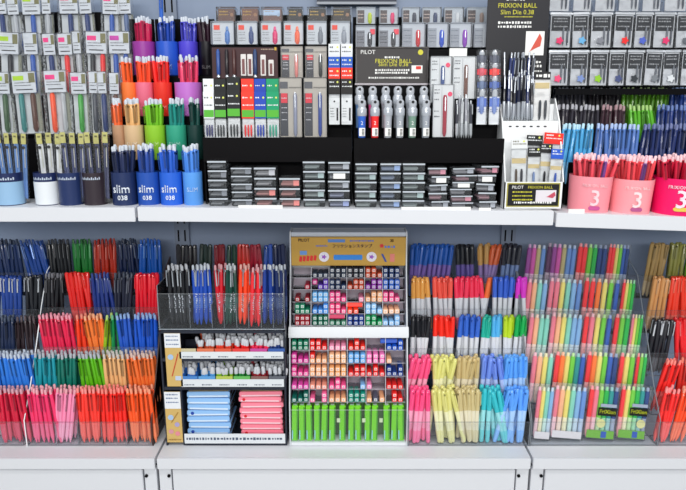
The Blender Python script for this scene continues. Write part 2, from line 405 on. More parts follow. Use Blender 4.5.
# ================================================================== UPPER LEVEL: risers and racks
def riser(name, label, px0, px1, steps, x_at=(0.045, 206), extra=None, cat='display riser'):
    """black stepped riser; steps: (y front, y back, py of its top at the front)"""
    y0 = min(s[0] for s in steps)
    a, b = P(px0, x_at[1], x_at[0]).x, P(px1, x_at[1], x_at[0]).x
    zb = min(zc(140), ZR1 if px0 > 540 else 9) if px0 < 540 else ZR0 + (ZR1 - ZR0) * ((px0 + px1) / 2 - 560) / 124
    zb = {True: ZL}.get(px1 < 139, zb) if px1 < 139 else (zc((px0 + px1) / 2) if px0 < 540 else zb)
    zb += 0.004 if px0 > 139 else 0.0005
    t = thing(name, label, cat, ((a + b) / 2, y0, zb))
    w = (b - a) / 2
    for (s0, s1, py, yr) in steps:
        z = P(343, py, yr).z - 0.0006
        MB().box(-w, w, s0 - y0, s1 - y0 - 0.0005, 0, z - zb).build('step', BLACK, t, 0.001)
    if extra is not None:
        s1 = steps[-1][1]
        MB().box(-w, w, s1 - y0, s1 - y0 + 0.004, 0, P(343, extra, s1).z - zb).build('back_board', BLACK, t, 0.001)
    return t, w, zb

# ---- left bay: bagged pens (rows at the back), bagged pens in cups, slim cups
LIME, PINKT, MAGT = C(170, 205, 50, 0.5), C(225, 60, 130, 0.5), C(190, 60, 160, 0.5)
CARDW = C(204, 209, 217, 0.5)
OLIVE = C(120, 118, 84, 0.5)
def bagged(px0, px1, py0, py1, y, tagm, pens, label, group, tilt=5, roll=0.0):
    sp = [('card', 0.08, 0.92, 0.66, 0.99, 0.0045, 0.0052, CARDW)]
    if tagm: sp.append(('tag', 0.12, 0.5, 0.86, 0.93, 0.0040, 0.0044, tagm))
    sp += [('print', 'lines', 0.15, 0.75, (0.82, 0.78), 0.002, 0.0043, INK), ('print', 0.2, 0.8, 0.705, 0.72, 0.0040, 0.0044, INK),
           ('print', 0.68, 0.9, 0.82, 0.97, 0.0040, 0.0044, OLIVE)]
    n = len(pens)
    for i, c in enumerate(pens):
        u = 0.5 if n == 1 else 0.3 + 0.42 * i / (n - 1)
        sp += [('pen', 'rod', u, 0.04, 0.66, 0.0060, 0.0056, C(*c, 0.3)), ('grip', 'rod', u, 0.08, 0.24, 0.0064, 0.0060, C(*tint(c, 0.45), 0.4)), ('button', 'rod', u, 0.65, 0.70, 0.003, 0.0075, C(210, 214, 220, 0.3))]
    sp += [('backing', 0.04, 0.96, 0.02, 0.66, 0.0178, 0.0186, C(198, 203, 208, 0.5)), ('insert', 0.80, 0.95, 0.05, 0.66, 0.016, 0.017, C(150, 152, 140, 0.4)), ('pouch', 0.0, 1.0, 0.0, 1.0, 0.0, 0.020, FILM)]
    return pack('bagged_pen', label, 'packaged pen', group, px0, px1, py0, py1, y, sp, tilt, roll)
K_ = (40, 42, 48); NV = (38, 58, 110); BL = (50, 90, 170); RD = (225, 50, 50); GR = (70, 160, 70); TE = (60, 130, 130); OR = (240, 90, 50); LG = (180, 184, 190); BR = (90, 60, 50)
rowsA = [
    ('top', 0.262, -8, 57, [(-8, 8, None, [NV], ''), (7, 20, None, [LG], ''), (20, 41, LIME, [BL], 'lime tag and blue pen'), (40, 50, None, [LG], 'clear pen and dark tab'),
                            (57, 79, PINKT, [NV], 'pink tag and navy pen'), (79, 93, None, [NV], 'narrow pouch, navy pen and no tag'), (99, 118, PINKT, [BL], 'pink tag and one blue pen'), (118, 132, None, [(90, 110, 150)], 'slate blue pen')]),
    ('middle', 0.195, 32, 97, [(-6, 17, LIME, [K_], 'lime tag and black pen'), (22, 38, None, [BL], 'blue pen and no tag'), (43, 57, PINKT, [NV], 'pink tag and navy pen'), (57, 73, PINKT, [RD], 'pink tag and red pen'),
                               (73, 82, None, [LG], 'narrow pouch and grey pen'), (82, 106, PINKT, [K_, RD], 'pink tag, a black and a red pen'), (106, 130, MAGT, [BL, BL], 'magenta tag and two blue pens')]),
    ('bottom', 0.128, 72, 136, [(-6, 10, LIME, [(60, 90, 60)], 'lime tag and dark green pen'), (11, 39, LIME, [TE, BR], 'lime tag, a teal and a brown pen'), (43, 68, PINKT, [OR, LG], 'pink tag and orange-red pen'),
                                (69, 87, PINKT, [GR], 'pink tag and green pen'), (87, 97, None, [(70, 74, 84)], 'charcoal pen'), (97, 107, None, [NV], 'narrow pouch and navy pen'), (107, 118, None, [BR], 'narrow pouch and brown pen')])]
for rw, y, py0, py1, items in rowsA:
    for i, (a, b, tg, pens, desc) in enumerate(items):
        if not desc: desc = 'navy pen cut by the photo edge' if a < 0 else 'pale grey pen'
        dy = rnd.uniform(-1.5, 1.5)
        bagged(a, b, py0 + dy, py1, y, tg, pens, 'bagged pen, %s, %s back row at left' % (desc, rw), 'bagged pens in rows behind the cups', 5, rnd.uniform(-2.6, 2.6))
riser('display_riser', 'black stepped riser under the bagged pens', -45, 108, [(0.118, 0.186, 138.5, 0.128), (0.186, 0.252, 99.5, 0.195), (0.252, 0.30, 59.5, 0.262)], extra=12)
riser('display_riser', 'black stepped riser under the rainbow of slim pen cups', 138, 203, [(0.081, 0.1385, 159, 0.11), (0.1385, 0.203, 116, 0.17), (0.203, 0.27, 76, 0.228)], extra=19)
t, w, zb = riser('display_riser', 'narrow black riser between bagged pens and slim cups', 110, 137, [(0.081, 0.1385, 159, 0.11), (0.1385, 0.203, 116, 0.17), (0.203, 0.27, 76, 0.228)], extra=19)

def cup(cx, rpx, rim, bot, y, col, label, words_=None, sleeve=None, pens=(), taper=1.0, lettercol=(235, 238, 245), tilt=0):
    """round pen cup; returns (centre, radius, rim z, floor z)"""
    c = P(cx, bot, y); k = P(cx + 1, bot, y).x - c.x
    r, h = rpx * k, P(cx, rim, y).z - c.z
    t = thing('pen_cup', label, 'pen cup', c)
    if tilt: t.rotation_euler = (0, R(tilt), 0)
    m = MB().lathe([(r * 0.94 * taper, 0), (r * taper, 0.002), (r, h), (r - 0.0015, h), (r * taper - 0.0015, 0.004)], 28, 0)
    m.build('body', C(*col, 0.35, 0, 0.2), t)
    if sleeve:
        s = MB()
        n, r0, r1 = 28, r * (taper + (1 - taper) * 0.1) + 0.0006, r * (taper + (1 - taper) * 0.8) + 0.0006
        vs = [(r0 * math.cos(2 * math.pi * i / n), r0 * math.sin(2 * math.pi * i / n), h * 0.06) for i in range(n)] + [(r1 * math.cos(2 * math.pi * i / n), r1 * math.sin(2 * math.pi * i / n), h * 0.74) for i in range(n)]
        s.add(vs, [(i, (i + 1) % n, n + (i + 1) % n, n + i) for i in range(n)]).build('label_sleeve', C(*sleeve, 0.5), t)
    if words_:
        for wi, (tx, sz, u, v, lc) in enumerate(words_):
            m = MB(); letter(m, tx, sz * r, u * r, v * h, 0, 0, r * (taper + (1 - taper) * v) + (0.0008 if taper == 1.0 else 0.0020), 1.0, 0.02 * sz * r)
            m.build('lettering', C(*lc, 0.5), t)
    return c, r, h, t
def cup_pens(c, r, h, n, col, tip, label, group, style='click', name='slim_pen', spread=0.5, lean=0.0, wild=3.0, rise=0.0, sc=0.93):
    for i in range(n):
        a = i * 2.39996 + rnd.uniform(-0.2, 0.2); q = math.sqrt((i + 0.5) / n) * (r * 0.91 - 0.0062)
        dx, dy = q * math.cos(a), q * math.sin(a)
        tl = R(lean * 0.5 + rnd.gauss(0, wild * 0.6)) + dx * spread * 7
        pen(style, col, tip, (c.x + dx * (1 - spread * 0.6), c.y + dy, c.z + 0.005 + rise + rnd.uniform(0, 0.004)), pen_rot(dy * 0.8, tl, rnd.uniform(-1.0, 1.0)), name, label, 'pen', group, sc * rnd.uniform(0.97, 1.02))
W_ = (235, 240, 248)
# cups holding bagged pens
for cx, rp, col, slv, cw, pc, nb in ((11.5, 13.5, (32, 44, 84), (150, 185, 215), 'light blue label', (90, 130, 190), 4), (49, 11.5, (32, 44, 84), (228, 232, 236), 'white label', (215, 218, 222), 3), (72.5, 11.5, (36, 50, 92), None, 'plain navy sides', (60, 70, 110), 3), (96.5, 11.0, (52, 44, 50), None, 'dark brown sides', (50, 56, 90), 3)):
    wd = None
    c, r, h, t = cup(cx, rp, 172, 205, 0.046, col, 'round navy pen cup with %s holding bagged pens' % cw if 'brown' not in cw else 'round pen cup with dark brown sides holding bagged pens', wd, slv)
    m = MB()
    for i in range(-5, 6):
        a = i * 0.16; w = r * 0.05
        m.add([((r + 0.0006) * math.sin(a - 0.05), -(r + 0.0006) * math.cos(a - 0.05), h * 0.80), ((r + 0.0006) * math.sin(a + 0.05), -(r + 0.0006) * math.cos(a + 0.05), h * 0.80), ((r + 0.0006) * math.sin(a + 0.05), -(r + 0.0006) * math.cos(a + 0.05), h * (0.85 + 0.03 * (i % 2))), ((r + 0.0006) * math.sin(a - 0.05), -(r + 0.0006) * math.cos(a - 0.05), h * (0.85 + 0.03 * (i % 2)))], [(0, 1, 2, 3)])
    m.build('lettering', C(190, 200, 215, 0.5), t)
    for i in range(nb):
        wpx = 2 * rp / nb + 1.0; x0 = cx - rp + 1 + i * (2 * rp - 2) / nb
        pos = 'one of those' if nb < 2 else ORD[i] + ' from the left'
        pack('bagged_pen', 'bagged pen with yellow-green tab, %s in the cup with %s' % (pos, cw), 'packaged pen', 'bagged pens standing in the navy cups', x0, x0 + wpx - 1.6, 132 + rnd.uniform(0, 2), 203, 0.037 + 0.009 * (i % 2), [
            ('tab', 0.12, 0.9, 0.84, 0.99, 0.003, 0.0036, C(196, 192, 122, 0.5)), ('print', 0.3, 0.7, 0.93, 0.955, 0.0025, 0.0029, C(110, 105, 60, 0.5)), ('emblem', 'disc', 0.5, 0.79, 0.0036, 0.0016, INK),
            ('pen', 'rod', 0.36, 0.05, 0.86, 0.0032, 0.004, C(*pc, 0.3)), ('insert', 0.55, 0.9, 0.05, 0.84, 0.006, 0.0066, C(*tint(pc, 0.1), 0.5)), ('clip', 0.62, 0.72, 0.5, 0.78, 0.0028, 0.0038, C(205, 205, 195, 0.3)),
            ('pouch', 0.0, 1.0, 0.0, 1.0, 0.0, 0.0115, FILM)], 3, (i - nb / 2 + 0.5) * 2.0)
# rainbow of slim cups
slim = [
    (0.228, 42, 76, [(146, 11, (150, 60, 150), (195, 35, 85), 'crimson', 'magenta'), (169, 11, (45, 90, 195), (35, 70, 165), 'deep blue', 'cobalt blue'), (190, 9.5, (85, 75, 205), (70, 70, 190), 'indigo', 'violet-blue'), (208, 7.5, (24, 22, 28), (48, 26, 40), 'dark plum', 'black')]),
    (0.170, 82.5, 116, [(131, 8, (245, 130, 70), (245, 100, 45), 'orange', 'orange'), (146.5, 8.5, (235, 120, 145), (250, 85, 50), 'bright orange', 'rose pink'), (164.5, 9, (232, 60, 45), (235, 45, 40), 'red', 'scarlet'), (190, 13.5, (196, 120, 205), (240, 80, 120), 'pink', 'lilac')]),
    (0.110, 125, 159, [(121, 6, (190, 150, 120), (240, 110, 60), 'orange', 'dull brown'), (136, 9.5, (222, 190, 150), (235, 185, 125), 'apricot', 'beige'), (157, 10, (150, 205, 60), (120, 190, 45), 'lime green', 'lime'), (178, 10, (60, 165, 135), (40, 145, 135), 'teal', 'sea green'), (197, 8, (28, 60, 56), (28, 75, 70), 'dark green', 'dark green')]),
    (0.046, 171.5, 205.5, [(126, 12, (34, 48, 88), (34, 46, 84), 'navy', 'dark navy'), (150, 11, (38, 80, 165), (40, 72, 150), 'royal blue', 'royal blue'), (172.5, 11, (44, 100, 205), (45, 95, 195), 'bright blue', 'bright blue'), (194, 9.5, (96, 158, 230), (80, 140, 225), 'light blue', 'light blue')])]
for k, (y, rim, bot, cups_) in enumerate(slim):
    for cx, rp, cc, pc, pn, cn in cups_:
        wd = None
        if k == 3: wd = [('slim', 0.95, 0.0, 0.52, W_), ('038', 0.55, 0.1, 0.27, W_)] if cn != 'light blue' else [('SLIM', 0.6, 0.15, 0.5, (190, 215, 245))]
        elif k == 2 and cn in ('lime', 'sea green', 'beige'): wd = [('SLIM', 0.6, 0.0, 0.45, tint(cc, 0.45))]
        elif k in (0, 1): wd = [('SLIM', 0.6, 0.0, 0.25, tint(cc, 0.45))]
        c, r, h, t = cup(cx, rp, rim, bot, y, cc, 'round %s slim pen cup in the rainbow of stepped cups' % cn, wd)
        cup_pens(c, r, h, 17 if rp > 12 else 14 if rp > 8 else 8, pc, (206, 212, 222), '%s slim pen with pale tip standing in the %s slim cup' % (pn, cn), 'slim pens in the %s cup' % cn)
c = P(165, 64, 0.236)
pen('click', (50, 100, 190), (60, 120, 210), (c.x, 0.221, c.z + 0.014), pen_rot(R(2), R(1), 0.2), 'brush_pen', 'tall blue pen rising high above the cobalt blue slim cup', 'pen', None, 1.35)

# ---- centre bay, left half: black rack of boxed pens and sachets
def rack(label, px0, px1, steps, band, y_front=0.04):
    a, b = P(px0, 150, y_front).x, P(px1, 150, y_front).x
    zb = max(zc(px0), zc(px1)) + 0.0008; w = (b - a) / 2
    t = thing('display_rack', label, 'display rack', ((a + b) / 2, y_front, zb))
    zt, zl = P(343, band[0], y_front).z, P(343, band[1], y_front).z
    MB().box(-w, w, 0.0, 0.003, zl - zb, zt - zb).build('front_panel', BLACKG, t, 0.0008)
    zf_ = P(343, band[0] + 1.2, 0.058).z - zb - 0.0006
    MB().box(-w, w, 0.0032, 0.066, zf_ - 0.004, zf_).build('tray_floor', BLACK, t)
    for sg in (-1, 1): MB().box(min(sg * w, sg * (w - 0.003)), max(sg * w, sg * (w - 0.003)), 0.0034, 0.29, 0.0, zl - zb + 0.0005).build('side_panel', BLACK, t)
    y1 = 0.066
    MB().box(-w + 0.004, w - 0.004, 0.067, 0.07, 0, zl - zb + 0.006).build('back_panel', BLACK, t)
    for (s0, s1, py, yr) in steps:
        MB().box(-w, w, s0 - y_front, s1 - y_front - 0.0006, zl - zb + 0.007, P(343, py, yr).z - 0.0006 - zb).build('step', BLACK, t, 0.001)
    s0, s1, py, yr = steps[-1]
    MB().box(-w, w, s1 - y_front, s1 - y_front + 0.004, 0, P(343, py - 8, s1).z - zb).build('back_board', BLACK, t)
    return t
rack('black stepped rack of gift boxed pens and ink sachets left of the gold-lettered sign', 203, 352, [(0.110, 0.165, 79, 0.115), (0.165, 0.225, 46, 0.168), (0.225, 0.280, 23, 0.232)], (137.5, 162))
rack('black stepped rack behind the gold-lettered black sign', 354, 504, [(0.110, 0.165, 86, 0.125), (0.165, 0.225, 49, 0.170), (0.225, 0.280, 25, 0.232)], (138.5, 163))

# row of clear cases at the very top
top = [(216, 235.5, (92, 60, 52), 'brown box'), (240, 259, (108, 70, 56), 'brown box with a gold mark'), (261, 283, (110, 80, 74), 'brown box with a pale blue oval'), (287, 303, (30, 28, 30), 'small black box'), (307, 327, (34, 30, 26), 'black box with a gold figure'), (331, 352, (44, 36, 30), 'dark brown box')]
for i, (a, b, col, d) in enumerate(top):
    sp = [('inner_box', 0.08, 0.92, 0.05, 0.90, 0.006, 0.04, C(*col, 0.5)), ('print', 'lines', 0.15, 0.6, (0.7, 0.5), 0.003, 0.0055, GOLD), ('emblem', 'disc', 0.78, 0.5, 0.004, 0.0052, C(150, 110, 80, 0.5) if i != 2 else C(170, 195, 220, 0.4)), ('case', 0, 1, 0, 1, 0.0, 0.046, CASEM)]
    if i == 2: sp.insert(1, ('window', 0.1, 0.85, 0.45, 0.8, 0.0052, 0.0058, C(175, 195, 220, 0.4)))
    pack('ink_case', 'clear case with a %s, %s in the top row' % (d, ORD[i]), 'ink case', 'clear cases in the top row left of the header rail', a, b, 7.5, 23, 0.232, sp, 2)
    # a second row just in front, on the same step is the grey packs
cols = [(75, 120, 185), (50, 70, 120), (215, 50, 110), (240, 105, 70), (120, 125, 135), (150, 155, 165)]
nm = ['light blue', 'navy', 'magenta', 'orange', 'grey', 'silver']
for i, (a, b) in enumerate([(211, 234), (236, 257.5), (260, 281.5), (283, 303.5), (306, 327), (330, 350.5)]):
    pack('refill_case', 'pale grey case with red tag and %s pen in the second row' % nm[i], 'packaged pen', 'pale grey pen cases with red tags', a, b, 22.5, 46, 0.168, [
        ('card', 0.03, 0.97, 0.03, 0.97, 0.006, 0.03, C(196, 200, 206, 0.5)), ('tag', 0.1, 0.36, 0.66, 0.86, 0.005, 0.0057, C(222, 70, 50, 0.5)), ('print', 'lines', 0.1, 0.42, (0.55, 0.45, 0.3, 0.2), 0.002, 0.0056, C(110, 112, 120, 0.5)),
        ('pen', 'rod', 0.68, 0.04, 0.62, 0.0062, 0.001, C(*cols[i], 0.25)), ('button', 'rod', 0.68, 0.6, 0.8, 0.0036, 0.002, C(*tint(cols[i], 0.2), 0.25)), ('film', 0, 1, 0, 1, -0.006, 0.032, CASEM)], 4)
# brown card holding pens
sp = [('board', 0, 1, 0, 1, 0.004, 0.010, C(62, 34, 38, 0.5)), ('heading', 'lines', 0.75, 0.97, (0.94,), 0.003, 0.0038, C(180, 160, 140, 0.5)), ('clip', 0.955, 0.985, 0.9, 1.0, 0.001, 0.0038, GOLD)]
for u, c, v in ((0.10, (55, 85, 150), 1), (0.23, (40, 36, 40), 1), (0.34, (80, 50, 48), 1), (0.66, (50, 70, 110), 1)):
    sp += [('pen', 'rod', u, 0.05, 0.93, 0.0042, -0.005, C(*c, 0.25)), ('cap_ring', 'rod', u, 0.05, 0.12, 0.0045, -0.0055, SILVER)]
for u, v in ((0.48, 0.78), (0.58, 0.78), (0.78, 0.76), (0.90, 0.60)):
    sp += [('price_slip', u - 0.04, u + 0.04, 0.08, v, 0.0, 0.0035, C(222, 218, 215, 0.5)), ('print', u - 0.02, u + 0.02, 0.14, v * 0.8, -0.0006, -0.0001, C(120, 80, 80, 0.5))]
pack('sample_card', 'dark brown card with four upright pens and white slips', 'display card', None, 211.5, 277.5, 47.5, 79, 0.115, sp, 4)
# boxed pens: dark side strip, beige window with a pen
def boxed(px0, px1, py0, py1, y, pc, label, group):
    return pack('boxed_pen', label, 'boxed pen', group, px0, px1, py0, py1, y, [
        ('card', 0.02, 0.98, 0.01, 0.99, 0.005, 0.022, C(176, 170, 160, 0.5)), ('dark_panel', 0.04, 0.38, 0.03, 0.74, 0.004, 0.0048, C(34, 36, 46, 0.4)), ('heading', 0.04, 0.38, 0.82, 0.93, 0.004, 0.0048, C(70, 70, 76, 0.4)),
        ('tag', 0.08, 0.36, 0.58, 0.74, 0.0033, 0.0039, C(205, 40, 60, 0.5)), ('print', 'lines', 0.1, 0.34, (0.66, 0.5, 0.42, 0.3), 0.002, 0.0032, C(220, 220, 225, 0.5)), ('fold', 0.42, 0.97, 0.83, 0.845, 0.0035, 0.0048, C(120, 115, 108, 0.5)),
        ('pen', 'rod', 0.70, 0.02, 0.74, 0.0042, -0.002, C(*pc, 0.22)), ('clip', 0.685, 0.715, 0.5, 0.76, -0.0035, -0.0022, SILVER), ('case', 0, 1, 0, 1, -0.004, 0.024, CASEM)], 3)
boxed(280.5, 303, 47, 79, 0.118, (225, 140, 135), 'boxed pen with a salmon pink pen, upper row of the left rack', 'boxed pens with beige windows')
boxed(305, 327, 47, 79, 0.118, (36, 40, 38), 'boxed pen with a black pen, upper row of the left rack', 'boxed pens with beige windows')
boxed(279, 302, 78, 138.5, 0.058, (140, 145, 165), 'tall boxed pen with a silver grey pen beside green ink sachets', 'boxed pens with beige windows')
boxed(303.5, 327, 78, 138.5, 0.058, (40, 65, 140), 'tall boxed pen with a navy blue pen in the front row', 'boxed pens with beige windows')
# refill sachets
def sachet(px0, px1, py0, py1, y, head, hv, tubes, label, group, strip=None, marks=(235, 238, 240), tilt=3, roll=0.0, short=False):
    sp = [('header_card', 0, 1, hv, 1, 0.0, 0.0022, C(*head, 0.5)), ('emblem', 'disc', 0.78, 1 - (1 - hv) * 0.22, 0.0022, -0.0004, C(220, 225, 120, 0.5)), ('print', 'lines', 0.1, 0.5, (1 - (1 - hv) * 0.22,), 0.0035, -0.0002, C(*marks, 0.5)), ('print', 'lines', 0.1, 0.95, (1 - (1 - hv) * 0.5,), 0.003, -0.0002, C(*marks, 0.5)),
          ('backing', 0.04, 0.96, 0.0, hv, 0.003, 0.0038, C(214, 217, 220, 0.5))]
    if strip: sp.append(('strip', 0.03, 0.97, hv + 0.03, hv + (1 - hv) * 0.32, -0.0006, -0.0001, C(*strip, 0.5)))
    if short: sp = [q for q in sp if q[0] != 'strip'] + [('strip', 0.06, 0.94, hv * 0.60, hv * 0.74, 0.0022, 0.0028, C(*strip, 0.5))]
    for i, c in enumerate(tubes): sp.append(('refill', 'rod', 0.5 + (i - (len(tubes) - 1) / 2) * 0.34, 0.02, 0.36, 0.0026, -0.0024, C(*c, 0.3)) if short else ('refill', 'rod', 0.5 + (i - (len(tubes) - 1) / 2) * 0.24, 0.02, hv - 0.14, 0.0021, -0.0014, C(*c, 0.3)))
    sp.append(('film', 0.0, 1.0, 0.0, hv - 0.005, -0.002, 0.0045, FILM))
    return pack('refill_sachet', label, 'ink refill', group, px0, px1, py0, py1, y, sp, tilt, roll)
GS = (90, 175, 60)
for i, (a, b, cn, hd, tb) in enumerate([(203.5, 214, 'white', (232, 234, 236), (60, 60, 110)), (214.5, 226, 'black', (22, 24, 26), (50, 55, 60)), (227, 240, 'green-striped black', (24, 26, 28), (44, 48, 54)), (241.5, 254, 'red', (232, 60, 44), (225, 45, 45)), (254.5, 266, 'blue', (34, 70, 170), (40, 70, 170)), (266.5, 279, 'green', (20, 150, 105), (60, 165, 140))]):
    for k in range(2):
        y = 0.058 if k == 0 else 0.070
        py0 = (92, 79)[k] - (2 if i == 2 else 0)
        sachet(a, b, py0, 138 if k == 0 else 132, y, hd, 0.42, [tb] * 3 if k == 0 else [], 'refill sachet with %s header card, %s of its pair in the left rack' % (cn, ('front', 'rear')[k]), 'refill sachets with coloured headers', GS if (k == 0 or i == 2) else None, (40, 45, 50) if hd[0] > 200 and hd[1] > 200 else (235, 238, 240))
for cI, (a, b) in enumerate([(328.5, 340), (341, 352.5)]):
    side = ('beside the boxed navy pen', 'beside the gold-lettered sign')[cI]
    for k, (cn, hd, py0) in enumerate([('white', (225, 227, 230), 44), ('blue', (38, 88, 180), 57), ('red', (228, 58, 40), 68), ('black', (28, 26, 26), 79)]):
        sachet(a, b, py0, py0 + 34, 0.106 - 0.009 * k, hd, 0.55, [], 'refill sachet with %s header in the tall column %s' % (cn, side), 'columns of staggered refill sachets', None, (40, 44, 50) if k == 0 else (235, 238, 240))
    pack('label_packet', 'white packet with black print at the foot of the column %s' % side, 'ink refill', 'white packets below the refill columns', a + 0.5, b - 0.3, 98, 125, 0.064, [('body', 0, 1, 0, 1, 0.002, 0.006, C(226, 228, 230, 0.5)), ('emblem', 'disc', 0.5, 0.86, 0.002, 0.0014, INK), ('print', 0.7, 0.86, 0.15, 0.62, 0.001, 0.0018, INK), ('print', 'lines', 0.12, 0.5, (0.6, 0.5, 0.4, 0.3), 0.002, 0.0016, C(90, 92, 98, 0.5)), ('film', -0.02, 1.02, -0.01, 1.01, 0.0, 0.008, FILM)], 2)

# ---- centre bay, right half
top2 = [(356, 376, (190, 205, 60), 'yellow-green'), (379, 398.5, (215, 60, 110), 'pink'), (402, 420, (70, 72, 84), 'charcoal'), (422, 441.5, (60, 70, 100), 'slate'), (444, 464, (215, 218, 222), 'white'), (466.5, 489, (170, 150, 140), 'taupe')]
for i, (a, b, c, cn) in enumerate(top2):
    pack('slim_case', 'clear case with a %s pen beside a dark card, topmost row' % cn, 'packaged pen', 'clear pen cases in the topmost row right of the header rail', a, b, 8, 25, 0.232, [
        ('card', 0.03, 0.97, 0.03, 0.97, 0.006, 0.03, C(178, 184, 192, 0.5)), ('dark_panel', 0.08, 0.42, 0.1, 0.85, 0.005, 0.0057, C(60, 46, 48, 0.4)), ('print', 'lines', 0.1, 0.4, (0.6, 0.4), 0.0025, 0.0048, C(200, 180, 170, 0.5)), ('pen', 'rod', 0.7, 0.05, 0.7, 0.005, 0.0, C(*c, 0.25)), ('case', 0, 1, 0, 1, -0.006, 0.034, CASEM)], 2)
mid2 = [(355.5, 376, (40, 42, 50), 'black', 1), (378.5, 400, (60, 60, 64), 'charcoal', 1), (402, 425.5, (200, 40, 50), 'red', 0), (427.5, 448.5, (40, 80, 190), 'blue', 0), (450, 472, (140, 60, 180), 'purple', 0), (474, 495.5, (36, 44, 60), 'dark slate', 0)]
for i, (a, b, c, cn, tg) in enumerate(mid2):
    sp = [('card', 0.02, 0.98, 0.02, 0.98, 0.006, 0.035, C(186, 190, 198, 0.5)), ('side_panel', 0.05, 0.45, 0.04, 0.8, 0.005, 0.0057, C(150, 154, 164, 0.5) if not tg else C(120, 122, 130, 0.5)), ('print', 'lines', 0.08, 0.42, (0.7, 0.5, 0.4, 0.25), 0.0025, 0.0048, INK if tg else C(100, 104, 116, 0.5)),
          ('pen', 'rod', 0.7, 0.03, 0.72, 0.0055, 0.0, C(*c, 0.25)), ('clip', 0.685, 0.715, 0.4, 0.66, -0.0012, -0.0002, SILVER), ('case', 0, 1, 0, 1, -0.006, 0.038, CASEM)]
    if tg: sp.insert(2, ('tag', 0.72, 0.95, 0.62, 0.86, 0.0035, 0.0042, C(225, 60, 80, 0.5)))
    pack('wide_case', 'clear case with a %s pen, %s in the row above the black sign' % (cn, ORD[i]), 'packaged pen', 'clear pen cases above the black sign', a, b, 24 if not tg else 27, 49, 0.170, sp, 4)
# the black sign
sp = [('board', 0, 1, 0, 1, 0.0, 0.006, C(26, 20, 22, 0.35)), ('frame', 0.0, 1.0, 0.965, 1.0, -0.004, -0.0002, C(40, 36, 38, 0.25)), ('frame', 0.0, 0.022, 0.06, 0.96, -0.004, -0.0002, C(40, 36, 38, 0.25)), ('frame', 0.978, 1.0, 0.06, 0.96, -0.004, -0.0002, C(40, 36, 38, 0.25)), ('lower_lip', -0.01, 1.01, 0.0, 0.05, -0.008, -0.0002, C(90, 88, 92, 0.2, 0.4)),
      ('lettering', 'text', 'PILOT', 0.17, 0.86, 0.0125, -0.0003, PAPER), ('emblem', 'disc', 0.89, 0.86, 0.006, -0.001, YEL), ('print', 'lines', 0.40, 0.62, (0.73,), 0.005, -0.0006, PAPER),
      ('lettering', 'text', 'FRIXION BALL', 0.52, 0.63, 0.0130, -0.0003, YEL), ('lettering', 'text', 'Slim Die 0.38', 0.52, 0.545, 0.0125, -0.0003, YEL),
      ('print', 'lines', 0.27, 0.74, (0.40, 0.33), 0.0048, -0.0006, PAPER), ('print', 'lines', 0.18, 0.88, (0.20,), 0.0045, -0.0006, PAPER),
      ('picture', 0.77, 0.92, 0.32, 0.52, -0.001, -0.0002, PAPER), ('picture', 0.83, 0.90, 0.42, 0.50, -0.0016, -0.0011, C(210, 60, 50, 0.5))]
pack('sign_board', 'black framed sign with gold lettering above the round-topped refill packs', 'sign', None, 355.5, 428.5, 47, 86, 0.125, sp, 5)
# round-topped refill packs, two staggered rows of six
for i, cx in enumerate((360.5, 373.5, 386.5, 398.5, 411, 424.5)):
    cn, c = [('blue', (50, 100, 190)), ('red', (235, 50, 50)), ('pale grey', (175, 178, 186)), ('pale grey', (165, 170, 178)), ('green-grey', (120, 150, 135)), ('pale grey', (160, 165, 175))][i]
    for k in range(2):
        py0, py1, y = ((99, 138, 0.056), (86, 128, 0.078))[k]
        if k: c, cn = ((95, 125, 165), 'blue-grey') if i == 0 else ((226, 100, 150), 'pink') if i == 1 else ((160, 164, 172), 'grey')
        xc, w, zb, h = rect(cx - 5, cx + 5, py0, py1, y)
        t = thing('refill_bottle', '%s round-topped refill pack, %s column, %s row under the black sign' % (cn, ORD[i], ('front', 'rear')[k]), 'refill pack', (xc + (0.003 if k == 0 else -0.002), y, zb), (R(-3), 0, 0), 'round-topped refill packs under the black sign')
        q = w / 2
        MB().lathe([(q * 0.62, 0), (q * 0.72, 0.001), (q * 0.8, h * 0.5), (q * 0.86, h * 0.56)], 14).build('body', C(*c, 0.3, 0, 0.3), t)
        MB().lathe([(q * 0.9, h * 0.56), (q, h * 0.60), (q * 1.0, h * 0.74), (q * 0.8, h * 0.79), (q * 0.74, h * 0.80)], 14).build('collar', C(186, 190, 198, 0.2, 0.3), t)
        MB().lathe([(q * 0.74, h * 0.80), (q * 0.86, h * 0.86), (q * 0.82, h * 0.94), (q * 0.5, h * 0.99), (q * 0.2, h)], 14).build('domed_top', C(200, 203, 210, 0.18, 0.3), t)
        MB().lathe([(q * 0.3, 0), (q * 0.3, 0.001)], 10).xf(Matrix.Translation((0, -q * 0.82, h * 0.92)) @ Matrix.Rotation(R(90), 4, 'X')).build('hang_hole', INK, t)
        if k == 0:
            lab = MB().box(-q * 0.55, q * 0.62, -q * 0.86, -q * 0.80, h * 0.05, h * 0.26).build('label', PAPER, t)
            m = MB()
            for z in range(5): m.box(q * 0.0, q * 0.5, -q * 0.885, -q * 0.865, h * (0.07 + 0.035 * z), h * (0.09 + 0.035 * z))
            m.build('print', INK, lab)
            m = MB(); letter(m, '2', h * 0.13, 0.0, h * 0.38, -q * 0.82); m.build('figure', PAPER, t)
